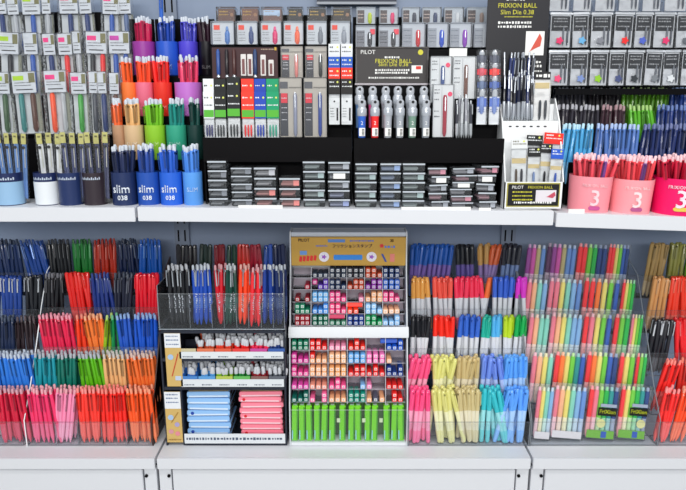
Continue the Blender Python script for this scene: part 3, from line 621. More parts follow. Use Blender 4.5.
# white boxed pens
def whitebox(px0, px1, py0, py1, y, pc, label, tg=True):
    sp = [('card', 0.02, 0.98, 0.01, 0.99, 0.004, 0.018, C(214, 215, 216, 0.5)), ('print', 'lines', 0.08, 0.34, (0.9, 0.84, 0.72, 0.5, 0.4), 0.003, 0.0035, C(70, 72, 80, 0.5)), ('seam', 0.42, 0.435, 0.02, 0.96, 0.0033, 0.0039, C(150, 152, 156, 0.5)), ('pen', 'rod', 0.58, 0.02, 0.8, 0.0045, -0.003, C(*pc, 0.25)), ('clip', 0.56, 0.6, 0.5, 0.76, -0.0043, -0.0032, SILVER), ('case', 0, 1, 0, 1, -0.0055, 0.02, CASEM)]
    if tg: sp.insert(2, ('tag', 'disc', 0.82, 0.82, 0.005, 0.003, C(225, 60, 100, 0.5)))
    pack('white_pen_box', label, 'boxed pen', 'white pen boxes beside the black sign', px0, px1, py0, py1, y, sp, 4)
whitebox(430.5, 452, 57, 104, 0.084, (50, 75, 130), 'white pen box with a navy pen and pink dot beside the sign')
whitebox(453, 476, 57, 100, 0.084, (110, 72, 58), 'white pen box with a brown pen and no dot', False)
whitebox(433, 454, 85, 138.5, 0.056, (160, 40, 60), 'tall white pen box with a crimson pen in front of the others')
pack('blank_card', 'blank white card standing behind the white pen boxes', 'card', None, 449.5, 467, 48.5, 60, 0.118, [('card', 0, 1, -0.5, 1, 0.0, 0.002, PAPER), ('fold', 0.02, 0.98, 0.02, 0.08, -0.0008, -0.0001, C(200, 202, 206, 0.5))], 4)
for i in range(7):
    c = P(456.5 + i * 2.35, 139, 0.058 + 0.01 * (i % 2))
    pen('thin', ((60, 62, 70), (150, 152, 160), (200, 202, 206))[i % 3], (205, 208, 212), (c.x, c.y, c.z + 0.002), pen_rot(R(3), R(rnd.uniform(-3, 3)), rnd.uniform(-0.8, 0.8)), 'thin_pen', 'thin silver pen standing between the tall white pen box and clip pen packs', 'pen', 'thin silver pens in the black rack', (0.62, 0.72, 0.66)[i % 3])
for cI, (a, b) in enumerate([(477, 487.5), (489.5, 500.5)]):
    for k in range(4):
        py0 = 50 + k * 13.0; py1 = py0 + (36 if k == 3 else 24); y = 0.098 - 0.013 * k
        cc = [((60, 66, 84), (60, 66, 84)), ((215, 50, 70), (236, 48, 44)), ((66, 86, 130), (60, 90, 170)), ((80, 110, 190), (90, 120, 200))][k][cI]
        pack('clip_pack', '%s pack down in the %s column of clip pens left of the white box' % (ORD[k], ('left', 'right')[cI]), 'packaged pen', 'clip pen packs in two columns', a, b, py0, py1, y, [
            ('card', 0.04, 0.96, 0.0, 0.78, 0.006, 0.007, C(56, 60, 74, 0.4) if k < 3 else C(226, 229, 234, 0.5)), ('band', 0.05, 0.95, 0.50, 0.74, 0.0052, 0.0058, C(*cc, 0.4)), ('body', 'rod', 0.5, 0.30, 0.86, 0.0052, 0.0, C(*tint(cc, 0.3), 0.25)), ('cap', 'rod', 0.5, 0.74, 0.98, 0.006, -0.001, C(212, 216, 222, 0.15, 0.3)),
            ('print', 'lines', 0.15, 0.85, (0.42, 0.36), 0.0025, 0.0048, C(200, 205, 215, 0.5) if k < 3 else C(80, 100, 160, 0.5)), ('film', 0, 1, 0, 1, -0.0028, 0.0095, FILM)], 3)

# stacks of clear refill cases under the two racks
stk = [(208, 227, 160, 5, 0), (231, 252, 167, 5, 0), (254, 276, 166.5, 4, 1), (279, 300, 177, 3, 2), (303, 325, 160.5, 5, 3), (328, 350, 161, 5, 4), (355, 377, 162.5, 5, 3), (380, 401, 162.5, 5, 5), (402.5, 425, 162.5, 5, 3), (427.5, 449, 167, 5, 6), (451, 476, 167.5, 6, 6), (477.5, 498.5, 165, 5, 6)]
cont = [(60, 66, 80), (70, 70, 84), (225, 70, 60), (120, 150, 150), (160, 165, 170), (80, 120, 190), (110, 120, 140), (200, 90, 130)]
for i, (a, b, py, n, kd) in enumerate(stk):
    y = 0.012; zb = zc((a + b) / 2) + 0.0007
    xa, xb = P(a, 190, y).x, P(b, 190, y).x; w = (xb - xa) / 2
    zt = P((a + b) / 2, py, y).z; hh = (zt - zb) / n
    for k in range(n):
        messy = kd == 6
        t = thing('refill_case_box', 'clear refill case, %s from bottom of the %s stack under the black racks' % (ORD[k], ORD[i]), 'refill case', ((xa + xb) / 2 + (rnd.uniform(-0.003, 0.003) if messy else 0), y + 0.034, zb + k * hh + 0.0003), (0, R(rnd.uniform(-1.5, 1.5)) if messy and k else 0, R(rnd.uniform(-9, 9)) if messy else R(rnd.uniform(-1, 1))), 'stacks of clear refill cases on the white shelf')
        ww = w * (0.86 if messy else 0.98); hk = hh * 0.86
        c = cont[kd % len(cont)] if kd not in (1, 4, 6) else ((225, 70, 60) if kd == 1 and k < 2 else (90, 110, 180) if kd == 4 and k < 2 else (200, 80, 110) if kd == 6 and k % 3 == 1 else (130, 135, 150))
        if kd == 1 and k >= 2: c = (170, 170, 180)
        MB().box(-ww, ww, -0.03, 0.028, 0, hk).build('case', CASEM, t, 0.001)
        MB().box(-ww, ww, -0.0312, -0.0302, hk * 0.8, hk).build('lid_rim', C(190, 196, 204, 0.2), t)
        m = MB()
        for q in range(4): m.rod((-ww * 0.85, -0.024 + q * 0.013, hk * 0.25), (ww * (0.3 + 0.15 * (q % 2)), -0.024 + q * 0.013, hk * 0.25), hk * 0.16, 7)
        m.build('contents', C(*[int(0.3 * v + 0.7 * 122) for v in c], 0.35), t)
        if i == 5 and k == 3 or (messy and k == 3): MB().box(-ww * 0.5, ww * 0.6, -0.0318, -0.0313, hk * 0.1, hk * 0.75).build('label', PAPER, t)
        elif (i + k) % 2: MB().box(ww * 0.35, ww * 0.9, -0.027, -0.0262, hk * 0.1, hk * 0.7).build('label', C(*tint(c, 0.4), 0.5), t)

# ---- black sign, paperboard display box, loose slim pens, sachets
sp = [('board', 0, 1, 0, 1, 0.0, 0.004, C(27, 27, 33, 0.4)), ('print', 'lines', 0.30, 0.62, (0.755,), 0.0058, -0.0002, PAPER), ('lettering', 'text', 'FRIXION BALL', 0.48, 0.70, 0.0138, -0.0004, YEL), ('lettering', 'text', 'Slim Die 0.38', 0.48, 0.643, 0.0140, -0.0004, YEL), ('print', 'lines', 0.28, 0.74, (0.605,), 0.0025, -0.0002, YEL),
      ('print', 'lines', 0.18, 0.74, (0.555, 0.52), 0.006, -0.0002, PAPER), ('picture', 0.64, 0.94, 0.27, 0.48, -0.0010, -0.0002, PAPER), ('print', 'lines', 0.7, 0.93, (0.21, 0.175), 0.006, -0.0002, PAPER), ('print', 'lines', 0.66, 0.93, (0.13,), 0.004, -0.0002, PAPER)]
pack('sign_board', 'tall black sign with gold lettering and a red pen picture behind the slim pens', 'sign', None, 487, 549, -30, 86, 0.150, sp, 1.5)
xc, w, zb_, h = rect(487, 549, -30, 86, 0.150)
o = [q for q in COL.objects if q.name.startswith('picture')][-1]
m = MB().prism([(xc * 0 + (0.70 - 0.5) * w, 0.30 * h), (0.72 * w - 0.5 * w, 0.31 * h), (0.86 * w - 0.5 * w, 0.46 * h), (0.90 * w - 0.5 * w, 0.42 * h), (0.88 * w - 0.5 * w, 0.35 * h), (0.80 * w - 0.5 * w, 0.33 * h)], -0.0018, -0.0011, 'y')
m.build('drawn_hand', C(205, 90, 75, 0.5), o)

y0 = 0.018
a, b = P(504, 195, y0), P(563, 195, y0); zb = max(zc(504), zc(554)) + 0.0012; xm, w = (a.x + b.x) / 2, (b.x - a.x) / 2
t = thing('counter_display_box', 'white paperboard counter display box holding slim pens and refill sachets', 'display box', (xm, y0, zb))
zf, zm, zh = P(535, 182, y0).z - zb, P(535, 121, 0.075).z - zb, P(535, 104, 0.10).z - zb
BOXW = C(244, 245, 246, 0.5)
MB().box(-w, w, 0.0, 0.0025, 0, zf).build('front_panel', BOXW, t)
prof = [(0.0, 0.0), (0.125, 0.0), (0.125, zh + 0.012), (0.095, zh + 0.012), (0.055, zm), (0.012, zf + 0.03), (0.0, zf)]
for sg in (-1, 1): MB().prism(prof, sg * w - (0.0025 if sg > 0 else 0) , sg * w + (0 if sg > 0 else 0.0025), 'x').build('side_panel', BOXW, t)
m = MB().box(-w + 0.003, w - 0.003, 0.055, 0.0575, 0, zm)
m.build('step_panel', BOXW, t)
sh = MB().box(-w + 0.003, w - 0.003, 0.058, 0.094, zm - 0.003, zm).build('pen_shelf', BOXW, t)
bp = MB().box(-w + 0.003, w - 0.003, 0.0945, 0.097, 0, zh).build('back_panel', BOXW, t)
m = MB()
for i in range(6): m.box(-w * 0.75 + i * w * 0.24, -w * 0.75 + i * w * 0.24 + 0.006, 0.0543, 0.0549, zm * 0.93, zm * 0.945)
m.build('slot', INK, t)
lw_ = w * 0.82
lab = MB().box(-lw_ - 0.006, lw_ + 0.004, -0.0012, -0.0003, 0.004, zf - 0.002).build('label', C(168, 160, 80, 0.5), t)
MB().box(-lw_ - 0.0035, lw_ + 0.0015, -0.0018, -0.0013, 0.0065, zf - 0.0045).build('panel', C(24, 24, 26, 0.4), lab)
m = MB(); letter(m, 'PILOT', 0.0095, -lw_ * 0.68, zf - 0.0115, -0.0021)
scribble(m, -lw_ * 0.8, lw_ * 0.75, 0.0135, 0.005, -0.0021)
m.build('lettering', PAPER, lab)
m = MB(); letter(m, 'FRIXION BALL', 0.0085, lw_ * 0.25, zf - 0.0115, -0.0021)
for q in range(3): scribble(m, -lw_ * 0.88, -lw_ * 0.05, zf * 0.34 + q * zf * 0.145, 0.0035, -0.0021, 0, q)
m.build('lettering', YEL, lab)
pc = MB().box(lw_ * 0.08, lw_ * 0.92, -0.0023, -0.0019, zf * 0.26, zf * 0.70).build('picture', C(225, 220, 225, 0.5), lab)
MB().prism([(lw_ * 0.5, zf * 0.45), (lw_ * 0.56, zf * 0.46), (lw_ * 0.85, zf * 0.64), (lw_ * 0.9, zf * 0.5), (lw_ * 0.78, zf * 0.4)], -0.0028, -0.0024, 'y').build('drawn_hand', C(190, 80, 100, 0.5), pc)
# sachets in its front pocket
for (p0, p1, q0, q1, y, hd, hw, tb, d, rl) in [
    (512, 528, 140, 186, 0.026, (226, 228, 228), 0.8, [(90, 80, 70), (60, 60, 66)], 'white header, front left', -1), (525, 541, 136, 186, 0.040, (24, 25, 26), 0.80, [(60, 60, 66)], 'black header, rear middle', 2),
    (541, 560, 134, 184, 0.046, (226, 52, 40), 0.78, [(210, 60, 50)], 'red header, rear right', 4), (528, 541, 148, 186, 0.032, (24, 25, 26), 0.76, [(120, 140, 180)], 'black header, front middle', 0), (539, 551, 145, 187, 0.033, (30, 30, 32), 0.80, [(30, 30, 34)], 'black header, beside the blue one', 2), (549.5, 562, 150, 187, 0.022, (40, 88, 190), 0.74, [(60, 90, 170)], 'blue header, foremost', 3)]:
    sachet(p0, p1, q0, q1, y, hd, hw, tb, 'refill sachet with %s in the white display box' % d, 'refill sachets in the white display box', (206, 188, 140), (110, 105, 90) if hd[0] == 226 and hd[1] > 100 else (235, 238, 240), 5, rl, True)
pack('refill_sachet', 'tall refill sachet with black-and-white header and beige band among slim pens', 'ink refill', None, 534, 550, 72, 121, 0.082, [('header_card', 0, 1, 0.84, 1, 0, 0.002, C(36, 36, 38, 0.5)), ('print', 'lines', 0.1, 0.95, (0.92,), 0.008, -0.0002, PAPER), ('backing', 0, 1, 0, 0.84, 0, 0.002, C(230, 230, 230, 0.5)), ('strip', 0.05, 0.95, 0.66, 0.78, -0.0008, -0.0001, C(206, 188, 140, 0.5)), ('refill', 'rod', 0.4, 0.02, 0.42, 0.003, -0.006, C(50, 54, 62, 0.3)), ('refill', 'rod', 0.75, 0.02, 0.42, 0.003, -0.006, C(70, 72, 78, 0.3)), ('film', 0, 1, 0, 0.83, -0.0068, 0.003, FILM)], 3)
# slim pens standing in it
k = 0
for r in range(3):
    for i in range(8 - r):
        px = 504 + i * 4.6 + r * 2 + rnd.uniform(-0.6, 0.6)
        if px > 534: continue
        c = P(px, 121, 0.079 + r * 0.008)
        cc = ((24, 26, 34), (30, 44, 90), (40, 40, 46), (36, 40, 60))[k % 4]; k += 1
        pen('thin', cc, (190, 194, 202), (c.x, c.y, zb + zm + 0.001), pen_rot(R(4), R(rnd.uniform(-4, 2)), rnd.uniform(-0.8, 0.8)), 'slim_pen', 'slim dark pen with silver trim standing in the white display box', 'pen', 'slim dark pens in the white display box', rnd.uniform(0.68, 0.86))
for r in range(2):
    for i in range(5):
        px = 503.5 + i * 5.2 + r * 2.4
        c = P(px, 112, 0.125 + r * 0.010)
        pen('thin', ((28, 30, 40), (40, 56, 110), (60, 62, 70))[(i + r) % 3], (190, 194, 202), (c.x, 0.123 + r * 0.010, P(520, 112, 0.117).z + 0.001), pen_rot(R(3), R(rnd.uniform(-2, 5)), rnd.uniform(-0.8, 0.8)), 'slim_pen', 'slim dark pen in the rear row before the tall black sign', 'pen', 'slim dark pens before the tall black sign')
riser('display_riser', 'black riser behind the white display box carrying rear slim pens', 505.5, 543, [(0.117, 0.142, 112, 0.117)])
t, w_, z_ = riser('display_riser', 'low black riser carrying the tall black sign', 507, 549, [(0.146, 0.162, 86, 0.150)])

# ---- right bay: hanging refill bags, stepped pens, pink cups
RB = [('upper', 0.262, -24, 12, [(549, 572), (574, 594), (596, 618), (620, 642), (644, 664), (666, 690)], [(190, 192, 196)] * 6, ['plain'] * 6),
      ('middle', 0.205, 12, 48.5, [(550, 573), (573.5, 591), (591.5, 614), (614.5, 635), (635.5, 654), (654.5, 677), (677.5, 700)], [(225, 60, 110), (110, 175, 220), (130, 132, 140), (226, 50, 50), (80, 100, 190), (215, 60, 110), (100, 104, 112)], ['pink', 'sky blue', 'grey', 'red', 'blue', 'rose', 'charcoal']),
      ('lower', 0.150, 50, 86.5, [(549, 570.5), (571, 590), (590.5, 609.5), (610, 627), (627.5, 645), (645.5, 664), (664.5, 682), (682.5, 700)], [(225, 80, 120), (120, 140, 190), (140, 190, 50), (70, 80, 120), (50, 54, 60), (120, 124, 130), (215, 218, 222), (90, 94, 100)], ['pink', 'periwinkle', 'lime green', 'slate blue', 'black', 'grey', 'white', 'dark'])]
t = thing('hook_rack', 'black rack of hooks holding the hanging refill bags', 'hook rack', (P(650, 100, 0.3).x, 0.10, ZR0 + 0.0005 - 0.004))
rx0, rx1 = P(549, 90, 0.2).x - t.location.x, P(760, 90, 0.2).x - t.location.x
rz = t.location.z
MB().box(rx0, rx1, 0.235, 0.24, 0.004, P(650, 14, 0.335).z - rz).build('back_board', BLACK, t)
for rw, y, py0, py1, xs, cs, cn in RB[1:]:
    z = P(600, py0 + 5, y).z - rz
    MB().box(rx0, rx1, y + 0.022 - 0.10, y + 0.027 - 0.10, z - 0.006, z + 0.004).build('hook_bar', BLACK, t)
    z = P(600, py1 + 2, y).z - rz
    MB().box(rx0, rx1, y + 0.002 - 0.10, y + 0.016 - 0.10, z - 0.014, z).build('lower_rail', BLACK, t)
for rw, y, py0, py1, xs, cs, cn in RB:
    for i, (a, b) in enumerate(xs):
        dark = (30, 32, 38) if rw != 'upper' else (150, 152, 158)
        lb = 'hanging refill bag with a %s flower mark in the %s hanging row' % (cn[i], rw) if rw != 'upper' else 'pale hanging bag cut by the photo top, %s from the left' % ORD[i]
        sp = [('card', 0.06, 0.94, 0.02, 0.92, 0.006, 0.0075, C(200, 203, 208, 0.5)), ('seal', 0.02, 0.98, 0.93, 0.995, 0.0045, 0.0055, C(214, 217, 222, 0.25, 0.4)), ('header', 0.10, 0.90, 0.48, 0.89, 0.005, 0.0058, C(*dark, 0.5)), ('print', 'lines', 0.2, 0.8, (0.82, 0.74, 0.60), 0.0035, 0.0048, C(170, 172, 176, 0.5)),  # strip along the top fold: film glint put in as pale metallic colour
              ('refill', 'rod', 0.62, 0.08, 0.58, 0.0022, 0.0008, C(120, 124, 132, 0.25)), ('refill', 'rod', 0.8, 0.08, 0.52, 0.0022, 0.0008, C(90, 94, 104, 0.25)), ('bag', 0, 1, 0, 1, 0.0, 0.012, GLINT)]
        if rw != 'upper': sp.insert(4, ('flower', 'flower', 0.56 if i % 2 else 0.45, 0.20, 0.0075, 0.0040 - 0.0045, C(*cs[i], 0.45)))
        pack('hanging_bag', lb, 'refill bag', 'hanging refill bags at the upper right', a, b, py0, py1, y, sp, 4, rnd.uniform(-2, 2))
class Bin:
    def __init__(s, y, py, word): s.y, s.yt, s.py, s.word = y, y + 0.016, py, word; s.zb = P(620, py, s.yt).z - 0.135; s.L = 0.136
bins = [Bin(0.196, 90, 'rear'), Bin(0.152, 107, 'second'), Bin(0.108, 126, 'third')]
zb = ZR0 + 0.0008
t = thing('pen_rack', 'black stepped pen rack behind the pink cups', 'display rack', (P(640, 180, 0.1).x, 0.098, zb))
w0, w1 = P(566, 190, 0.1).x - t.location.x, P(740, 190, 0.1).x - t.location.x
for q in bins:
    MB().box(w0, w1, q.y - 0.0085 - 0.098, q.y + 0.033 - 0.098, 0.0, q.zb - 0.001 - zb).build('step', BLACK, t)
    MB().box(w0, w1, q.y - 0.0095 - 0.098, q.y - 0.0087 - 0.098, q.zb - zb, q.zb + 0.055 - zb).build('front_panel', BLACKG, t)
rr = 'right-hand black rack'
# word, rgb
fill(bins[0], rr, [(553, 586, 'smoky grey', (66, 66, 74), (170, 172, 178), 'click', 'ballpoint_pen', -2, 0), (588, 620, 'black', (40, 38, 42), (150, 150, 156), 'click', 'ballpoint_pen', 3, 0), (622, 668, 'lime green', (100, 165, 40), (190, 210, 150), 'click', 'ballpoint_pen', 4, 0), (671, 705, 'blue', (45, 75, 150), (150, 170, 205), 'click', 'ballpoint_pen', 2, 0)], jit=2.6)
fill(bins[1], rr, [(557, 600, 'charcoal', (52, 50, 58), (180, 180, 186), 'click', 'ballpoint_pen', 2, 0), (601, 626, 'dark wine', (60, 36, 46), (170, 140, 146), 'click', 'ballpoint_pen', 3, 0), (629, 655, 'grass green', (95, 175, 50), (170, 205, 130), 'click', 'ballpoint_pen', -4, 0), (657, 705, 'navy', (34, 56, 120), (110, 130, 180), 'click', 'ballpoint_pen', 3, 0)], jit=2.6)
fill(bins[2], rr, [(562, 594, 'sky blue', (80, 165, 215), (190, 225, 240), 'click', 'ballpoint_pen', 6, 0), (596, 640, 'periwinkle blue', (85, 120, 185), (175, 195, 230), 'click', 'ballpoint_pen', 3, 0), (642, 705, 'dark navy', (34, 48, 98), (110, 120, 160), 'click', 'ballpoint_pen', 5, 0)], jit=2.6)
for i, (cx, rp, rim, bot, cc, cn, pill, lc) in enumerate([(587, 20.5, 175, 212.5, (246, 158, 168), 'pink cup with a purple pill mark', (200, 90, 150), (252, 214, 220)), (628, 20.5, 178, 213.5, (250, 165, 172), 'pink cup next to the magenta cup', (180, 90, 140), (252, 224, 226)), (673, 23, 177, 213.4, (232, 22, 105), 'magenta pen cup with white figure three', (226, 200, 90), (248, 225, 236))]):
    lab = ('round %s standing at the shelf edge' % cn) if i < 2 else 'round ' + cn
    c, r, h, t = cup(cx, rp, rim, bot, 0.052, cc, lab, [('3', 1.05, (-0.10, -0.10, -0.24)[i], 0.44, lc), ('FRIXION BALL', 0.19, (-0.12, -0.12, -0.22)[i], 0.78, lc)], None, taper=0.93, tilt=1.5)
    m = MB(); u0, u1, v0, v1 = ((-0.34, -0.34, -0.5)[i]) * r, ((0.2, 0.2, 0.06)[i]) * r, h * 0.15, h * 0.255; rr_ = r * 0.95 + 0.0016
    vs = []
    for q in range(9):
        x = u0 + (u1 - u0) * q / 8; e = min(q, 8 - q); dz = (0.3 if e == 0 else 0) * (v1 - v0)
        for z in (v0 + dz, v1 - dz): vs.append((rr_ * math.sin(x / rr_), -rr_ * math.cos(x / rr_), z))
    m.add(vs, [(2 * q, 2 * q + 2, 2 * q + 3, 2 * q + 1) for q in range(8)]).build('pill_mark', C(*pill, 0.5), t)
    pc = [(232, 84, 98), (236, 78, 88), (214, 40, 72)][i]; pn = ['coral red', 'bright red', 'deep red'][i]
    cup_pens(c, r, h, 34, pc, (250, 212, 218), '%s pen with pale pink tip in the %s' % (pn, ['first pink cup from the left', 'pink cup next to the magenta cup', 'magenta cup'][i]), '%s pens in their cup' % pn, 'click', 'three_color_pen', 0.5, 5, 7, 0.0, 0.9)
    cup_pens(c, r, h, 3, (120, 70, 140), (240, 200, 215), 'purple and red pen among the %s pens in their round cup' % pn, 'purple pens among %s pens' % pn, 'click', 'three_color_pen', 0.5, 12, 5, 0.0, 0.88)

# ================================================================== LOWER LEVEL
WD = ('top', 'second', 'middle', 'fourth', 'bottom')
def tiers(tops, L, y0=0.063, step=0.049):
    out = [Tier(y0 + (4 - k) * step, py, L, WD[k]) for k, py in enumerate(tops)]
    out[4] = Tier(y0, tops[4], L, 'bottom', DECK_Z + 0.002)
    return out
GT = (178, 182, 190)
def at_x(px, py, y): return P(px, py, y).x
# --- long five-tier tray and its neighbour cut by the photo's edge
TH = tiers((243, 277, 316, 354, 394), 0.137)
wh = 'five-tier tray below the slim cups'
xa, xb = at_x(27.5, 430, 0.06), at_x(152, 430, 0.06)
tray('clear five-tier pen tray below the slim cups, reflections coloured into its right side', xa, xb, TH, side=(ACRYLIC, REFL_TINT), side_edge=(C(240, 242, 245, 0.3), C(70, 48, 44, 0.3)), walls=(True, True), dividers=((71, 92, 117, 138), (64, 90, 112, 134), (74, 104, 130), (57, 78, 103, 127), (56, 78, 102, 127)))  # right panel and its edge carry the pens' dark reflection as brown
O_, B_ = 'office', 'click'
fill(TH[0], wh, [(47, 70, 'black', (32, 34, 38), (60, 62, 68), 'dark', 'ballpoint_pen', -4, 0), (72, 91, 'green', (32, 122, 52), (40, 100, 50), 'dark', 'ballpoint_pen', -2, 0), (93, 116, 'brick red', (178, 50, 32), (150, 40, 30), 'dark', 'ballpoint_pen', 0, 0), (118, 137, 'navy', (20, 34, 70), (40, 50, 70), 'dark', 'ballpoint_pen', -4, 0), (139, 161, 'blue', (28, 88, 172), (36, 90, 170), 'dark', 'ballpoint_pen', 0, 0)])
fill(TH[1], wh, [(43, 63, 'black', (30, 30, 34), (120, 120, 126), 'dark', 'ballpoint_pen', 4, 0), (66, 89, 'red', (228, 42, 38), (230, 60, 50), 'cap', 'capped_pen', -6, 0.006), (91, 111, 'navy blue', (36, 58, 130), (60, 80, 150), 'dark', 'ballpoint_pen', -4, 0), (113, 133, 'charcoal', (36, 40, 58), (80, 86, 100), 'dark', 'ballpoint_pen', 2, 0), (135, 159, 'bright red', (232, 32, 54), (240, 70, 80), 'cap', 'capped_pen', 0, 0)])
fill(TH[2], wh, [(38, 73, 'rose red', (222, 40, 82), (236, 160, 176), B_, 'gel_pen', -6, 0), (75, 84, 'red-orange', (238, 66, 36), (240, 150, 130), B_, 'gel_pen', -2, 0), (85, 103, 'orange', (240, 128, 60), (245, 180, 140), B_, 'gel_pen', -5, 0), (104, 109, 'lime', (150, 190, 40), (190, 215, 130), B_, 'gel_pen', 4, 0), (110, 115, 'green', (30, 140, 80), (120, 190, 150), B_, 'gel_pen', -2, 0), (116, 131, 'royal blue', (44, 92, 190), (150, 180, 225), B_, 'gel_pen', -5, 0), (133, 157, 'bright blue', (36, 92, 200), (150, 180, 225), B_, 'gel_pen', -2, 0)])
fill(TH[3], wh, [(34, 56, 'turquoise', (36, 150, 165), GT, B_, 'erasable_pen', 0, 0), (57, 78, 'dark teal', (22, 115, 100), GT, B_, 'erasable_pen', 0, 0), (79, 103, 'lime green', (98, 182, 32), GT, B_, 'erasable_pen', -8, 0), (104, 126, 'apricot', (236, 186, 130), (200, 196, 190), B_, 'erasable_pen', -3, 0), (127, 155, 'orange', (240, 122, 62), (214, 190, 180), B_, 'erasable_pen', -5, 0)], rows=3)
PT = (232, 170, 180)
fill(TH[4], wh, [(29, 55, 'hot pink', (236, 62, 112), PT, B_, 'erasable_pen', -5, 0), (56, 77, 'pale pink', (246, 150, 186), PT, B_, 'erasable_pen', 5, 0), (78, 101, 'coral red', (250, 66, 56), (240, 150, 145), B_, 'erasable_pen', 0, 0), (102, 126, 'scarlet', (240, 48, 40), (240, 140, 130), B_, 'erasable_pen', -2, 0), (127, 153, 'orange-red', (250, 96, 44), (240, 160, 130), B_, 'erasable_pen', -4, 0)], rows=3)
TG = tiers((243, 279, 318, 354, 389), 0.137)
wg = 'edge-cut tray beside the five-tier tray'
tray('clear pen tray cut by the photo edge, left of the five-tier tray', at_x(-60, 430, 0.06), xa - 0.010, TG, walls=(False, False))
fill(TG[0], wg, [(-8, 20, 'navy', (26, 48, 92), (60, 70, 90), 'dark', 'ballpoint_pen', -5, 0), (21, 45, 'blue', (32, 74, 150), (50, 80, 140), 'dark', 'ballpoint_pen', -14, 0)])
fill(TG[1], wg, [(-8, 21, 'blue white-tipped', (42, 74, 152), (205, 208, 214), 'cap', 'capped_pen', 2, 0), (25, 42, 'black white-tipped', (34, 36, 42), (190, 194, 200), 'cap', 'capped_pen', 3, 0)])
fill(TG[2], wg, [(-8, 14, 'blue-black', (32, 44, 74), (70, 80, 100), B_, 'gel_pen', 2, 0), (15, 36, 'dark brown', (48, 36, 40), (90, 80, 84), B_, 'gel_pen', -2, 0)])
fill(TG[3], wg, [(-8, 32, 'azure blue', (52, 124, 215), (190, 200, 214), B_, 'erasable_pen', -6, 0)], rows=3)
fill(TG[4], wg, [(-8, 26, 'crimson', (206, 34, 66), (210, 160, 172), B_, 'erasable_pen', -6, 0)], rows=3)

# --- rack with capped pens above, short pens in labelled drawers and stacked flat packs
xa, xb = at_x(164, 400, 0.06), at_x(286.5, 400, 0.06)
ry, rzb = 0.055, DECK_Z + 0.0006
t = thing('pen_rack', 'dark framed rack of short pens and stacked pen packs beside the stamp display', 'display rack', ((xa + xb) / 2, ry, rzb))
w = (xb - xa) / 2
zz = lambda py, y=0.055: P(225, py, y).z - rzb
xl = at_x(182.5, 400, 0.06) - t.location.x
MB().box(-w, -w + 0.004, 0.0, 0.20, 0.0, zz(332)).build('side_panel', NAVYF, t)
MB().box(w - 0.004, w, 0.0, 0.20, 0.0, zz(332)).build('side_panel', NAVYF, t)
MB().box(xl - 0.003, xl, 0.001, 0.12, 0.0, zz(333)).build('partition', NAVYF, t)
MB().box(-w + 0.0042, w - 0.0042, 0.145, 0.149, 0.0, zz(333)).build('back_panel', C(28, 30, 38, 0.5), t)
for (u, v) in ((333.5, 331), (361.5, 358.5), (390, 387)):
    MB().box(-w + 0.0042, w - 0.0042, 0.0, 0.144, zz(u), zz(v)).build('rack_shelf', NAVYF, t, 0.0006)
MB().box(xl + 0.001, w - 0.0042, 0.0, 0.144, 0.0, zz(443.5)).build('rack_shelf', NAVYF, t)
for k, (u, v, sc_) in enumerate(((358.3, 351.5, 0), (386.5, 379, 0), (443, 433.5, 1))):
    s = MB().box(xl + 0.001, w - 0.0045, -0.002, -0.0004, zz(u), zz(v)).build('price_strip', C(222, 226, 230, 0.4), t)
    m = MB()
    if sc_: scribble(m, xl + 0.006, w - 0.01, (zz(u) + zz(v)) / 2, 0.007, -0.0026, 0, 3)
    else:
        for q in range(6):
            c0 = xl + (w - xl) * (q + 0.5) / 6; scribble(m, c0 - 0.012, c0 + 0.012, zz(u) * 0.72 + zz(v) * 0.28, 0.003, -0.0026, 0, q + k)
    m.build('print', C(80, 90, 110, 0.5), s)
drawers = [[('empty buff', (214, 200, 160), None), ('orange', (232, 120, 80), (190, 80, 50)), ('vermilion', (232, 90, 60), (220, 70, 50)), ('red', (236, 60, 56), (225, 40, 40)), ('magenta', (200, 70, 150), (230, 50, 90)), ('blue', (50, 90, 170), (36, 60, 120))],
           [('blue', (66, 130, 205), (60, 120, 200)), ('light blue', (90, 160, 225), (90, 160, 220)), ('yellow-green', (190, 205, 90), (140, 190, 40)), ('green', (100, 190, 90), (40, 130, 60)), ('brown', (130, 90, 84), (150, 40, 50)), ('grey', (90, 94, 104), (90, 94, 104))]]
for k, row in enumerate(drawers):
    v_strip, v_low, v_top = ((348.4, 351.5, 336), (376, 379, 362.5))[k]
    wordk = ('upper', 'lower')[k]
    zfl = zz(358.4 if k == 0 else 386.9)
    for q, (cn, sc_, pc) in enumerate(row):
        c0, hw = xl + (w - xl) * (q + 0.5) / 6, (w - xl) / 12 - 0.0012
        MB().box(c0 - hw, c0 + hw, -0.0016, -0.0004, zz(v_low) + 0.0004, zz(v_strip)).build('color_strip', C(*[int(0.85 * v + 20) for v in sc_], 0.4), t)
        MB().box(c0 - hw, c0 + hw, 0.058, 0.0595, zfl, zz(v_strip) ).build('bin_back', NAVYF, t)
        if pc is None: continue
        for r in range(4):
            for i in range(5):
                x = t.location.x + c0 + (i - 2) * hw * 0.37 + rnd.uniform(-0.001, 0.001)
                y = ry + 0.008 + r * 0.0125
                o = pen('mini', pc, (196, 198, 204) if r < 3 or i % 2 else tint(pc, 0.1), (x, y, rzb + zfl + 0.0008), pen_rot(R(3), R(rnd.gauss(0, 8)), 0), 'short_pen', 'short fat-capped pen in the %s bin of the %s labelled row' % (cn, wordk), 'pen', 'short fat-capped pens, %s bin, %s labelled row' % (cn, wordk), (0.74, 0.82, 0.9, 1.0)[r] * rnd.uniform(0.9, 1.06) * 0.94)
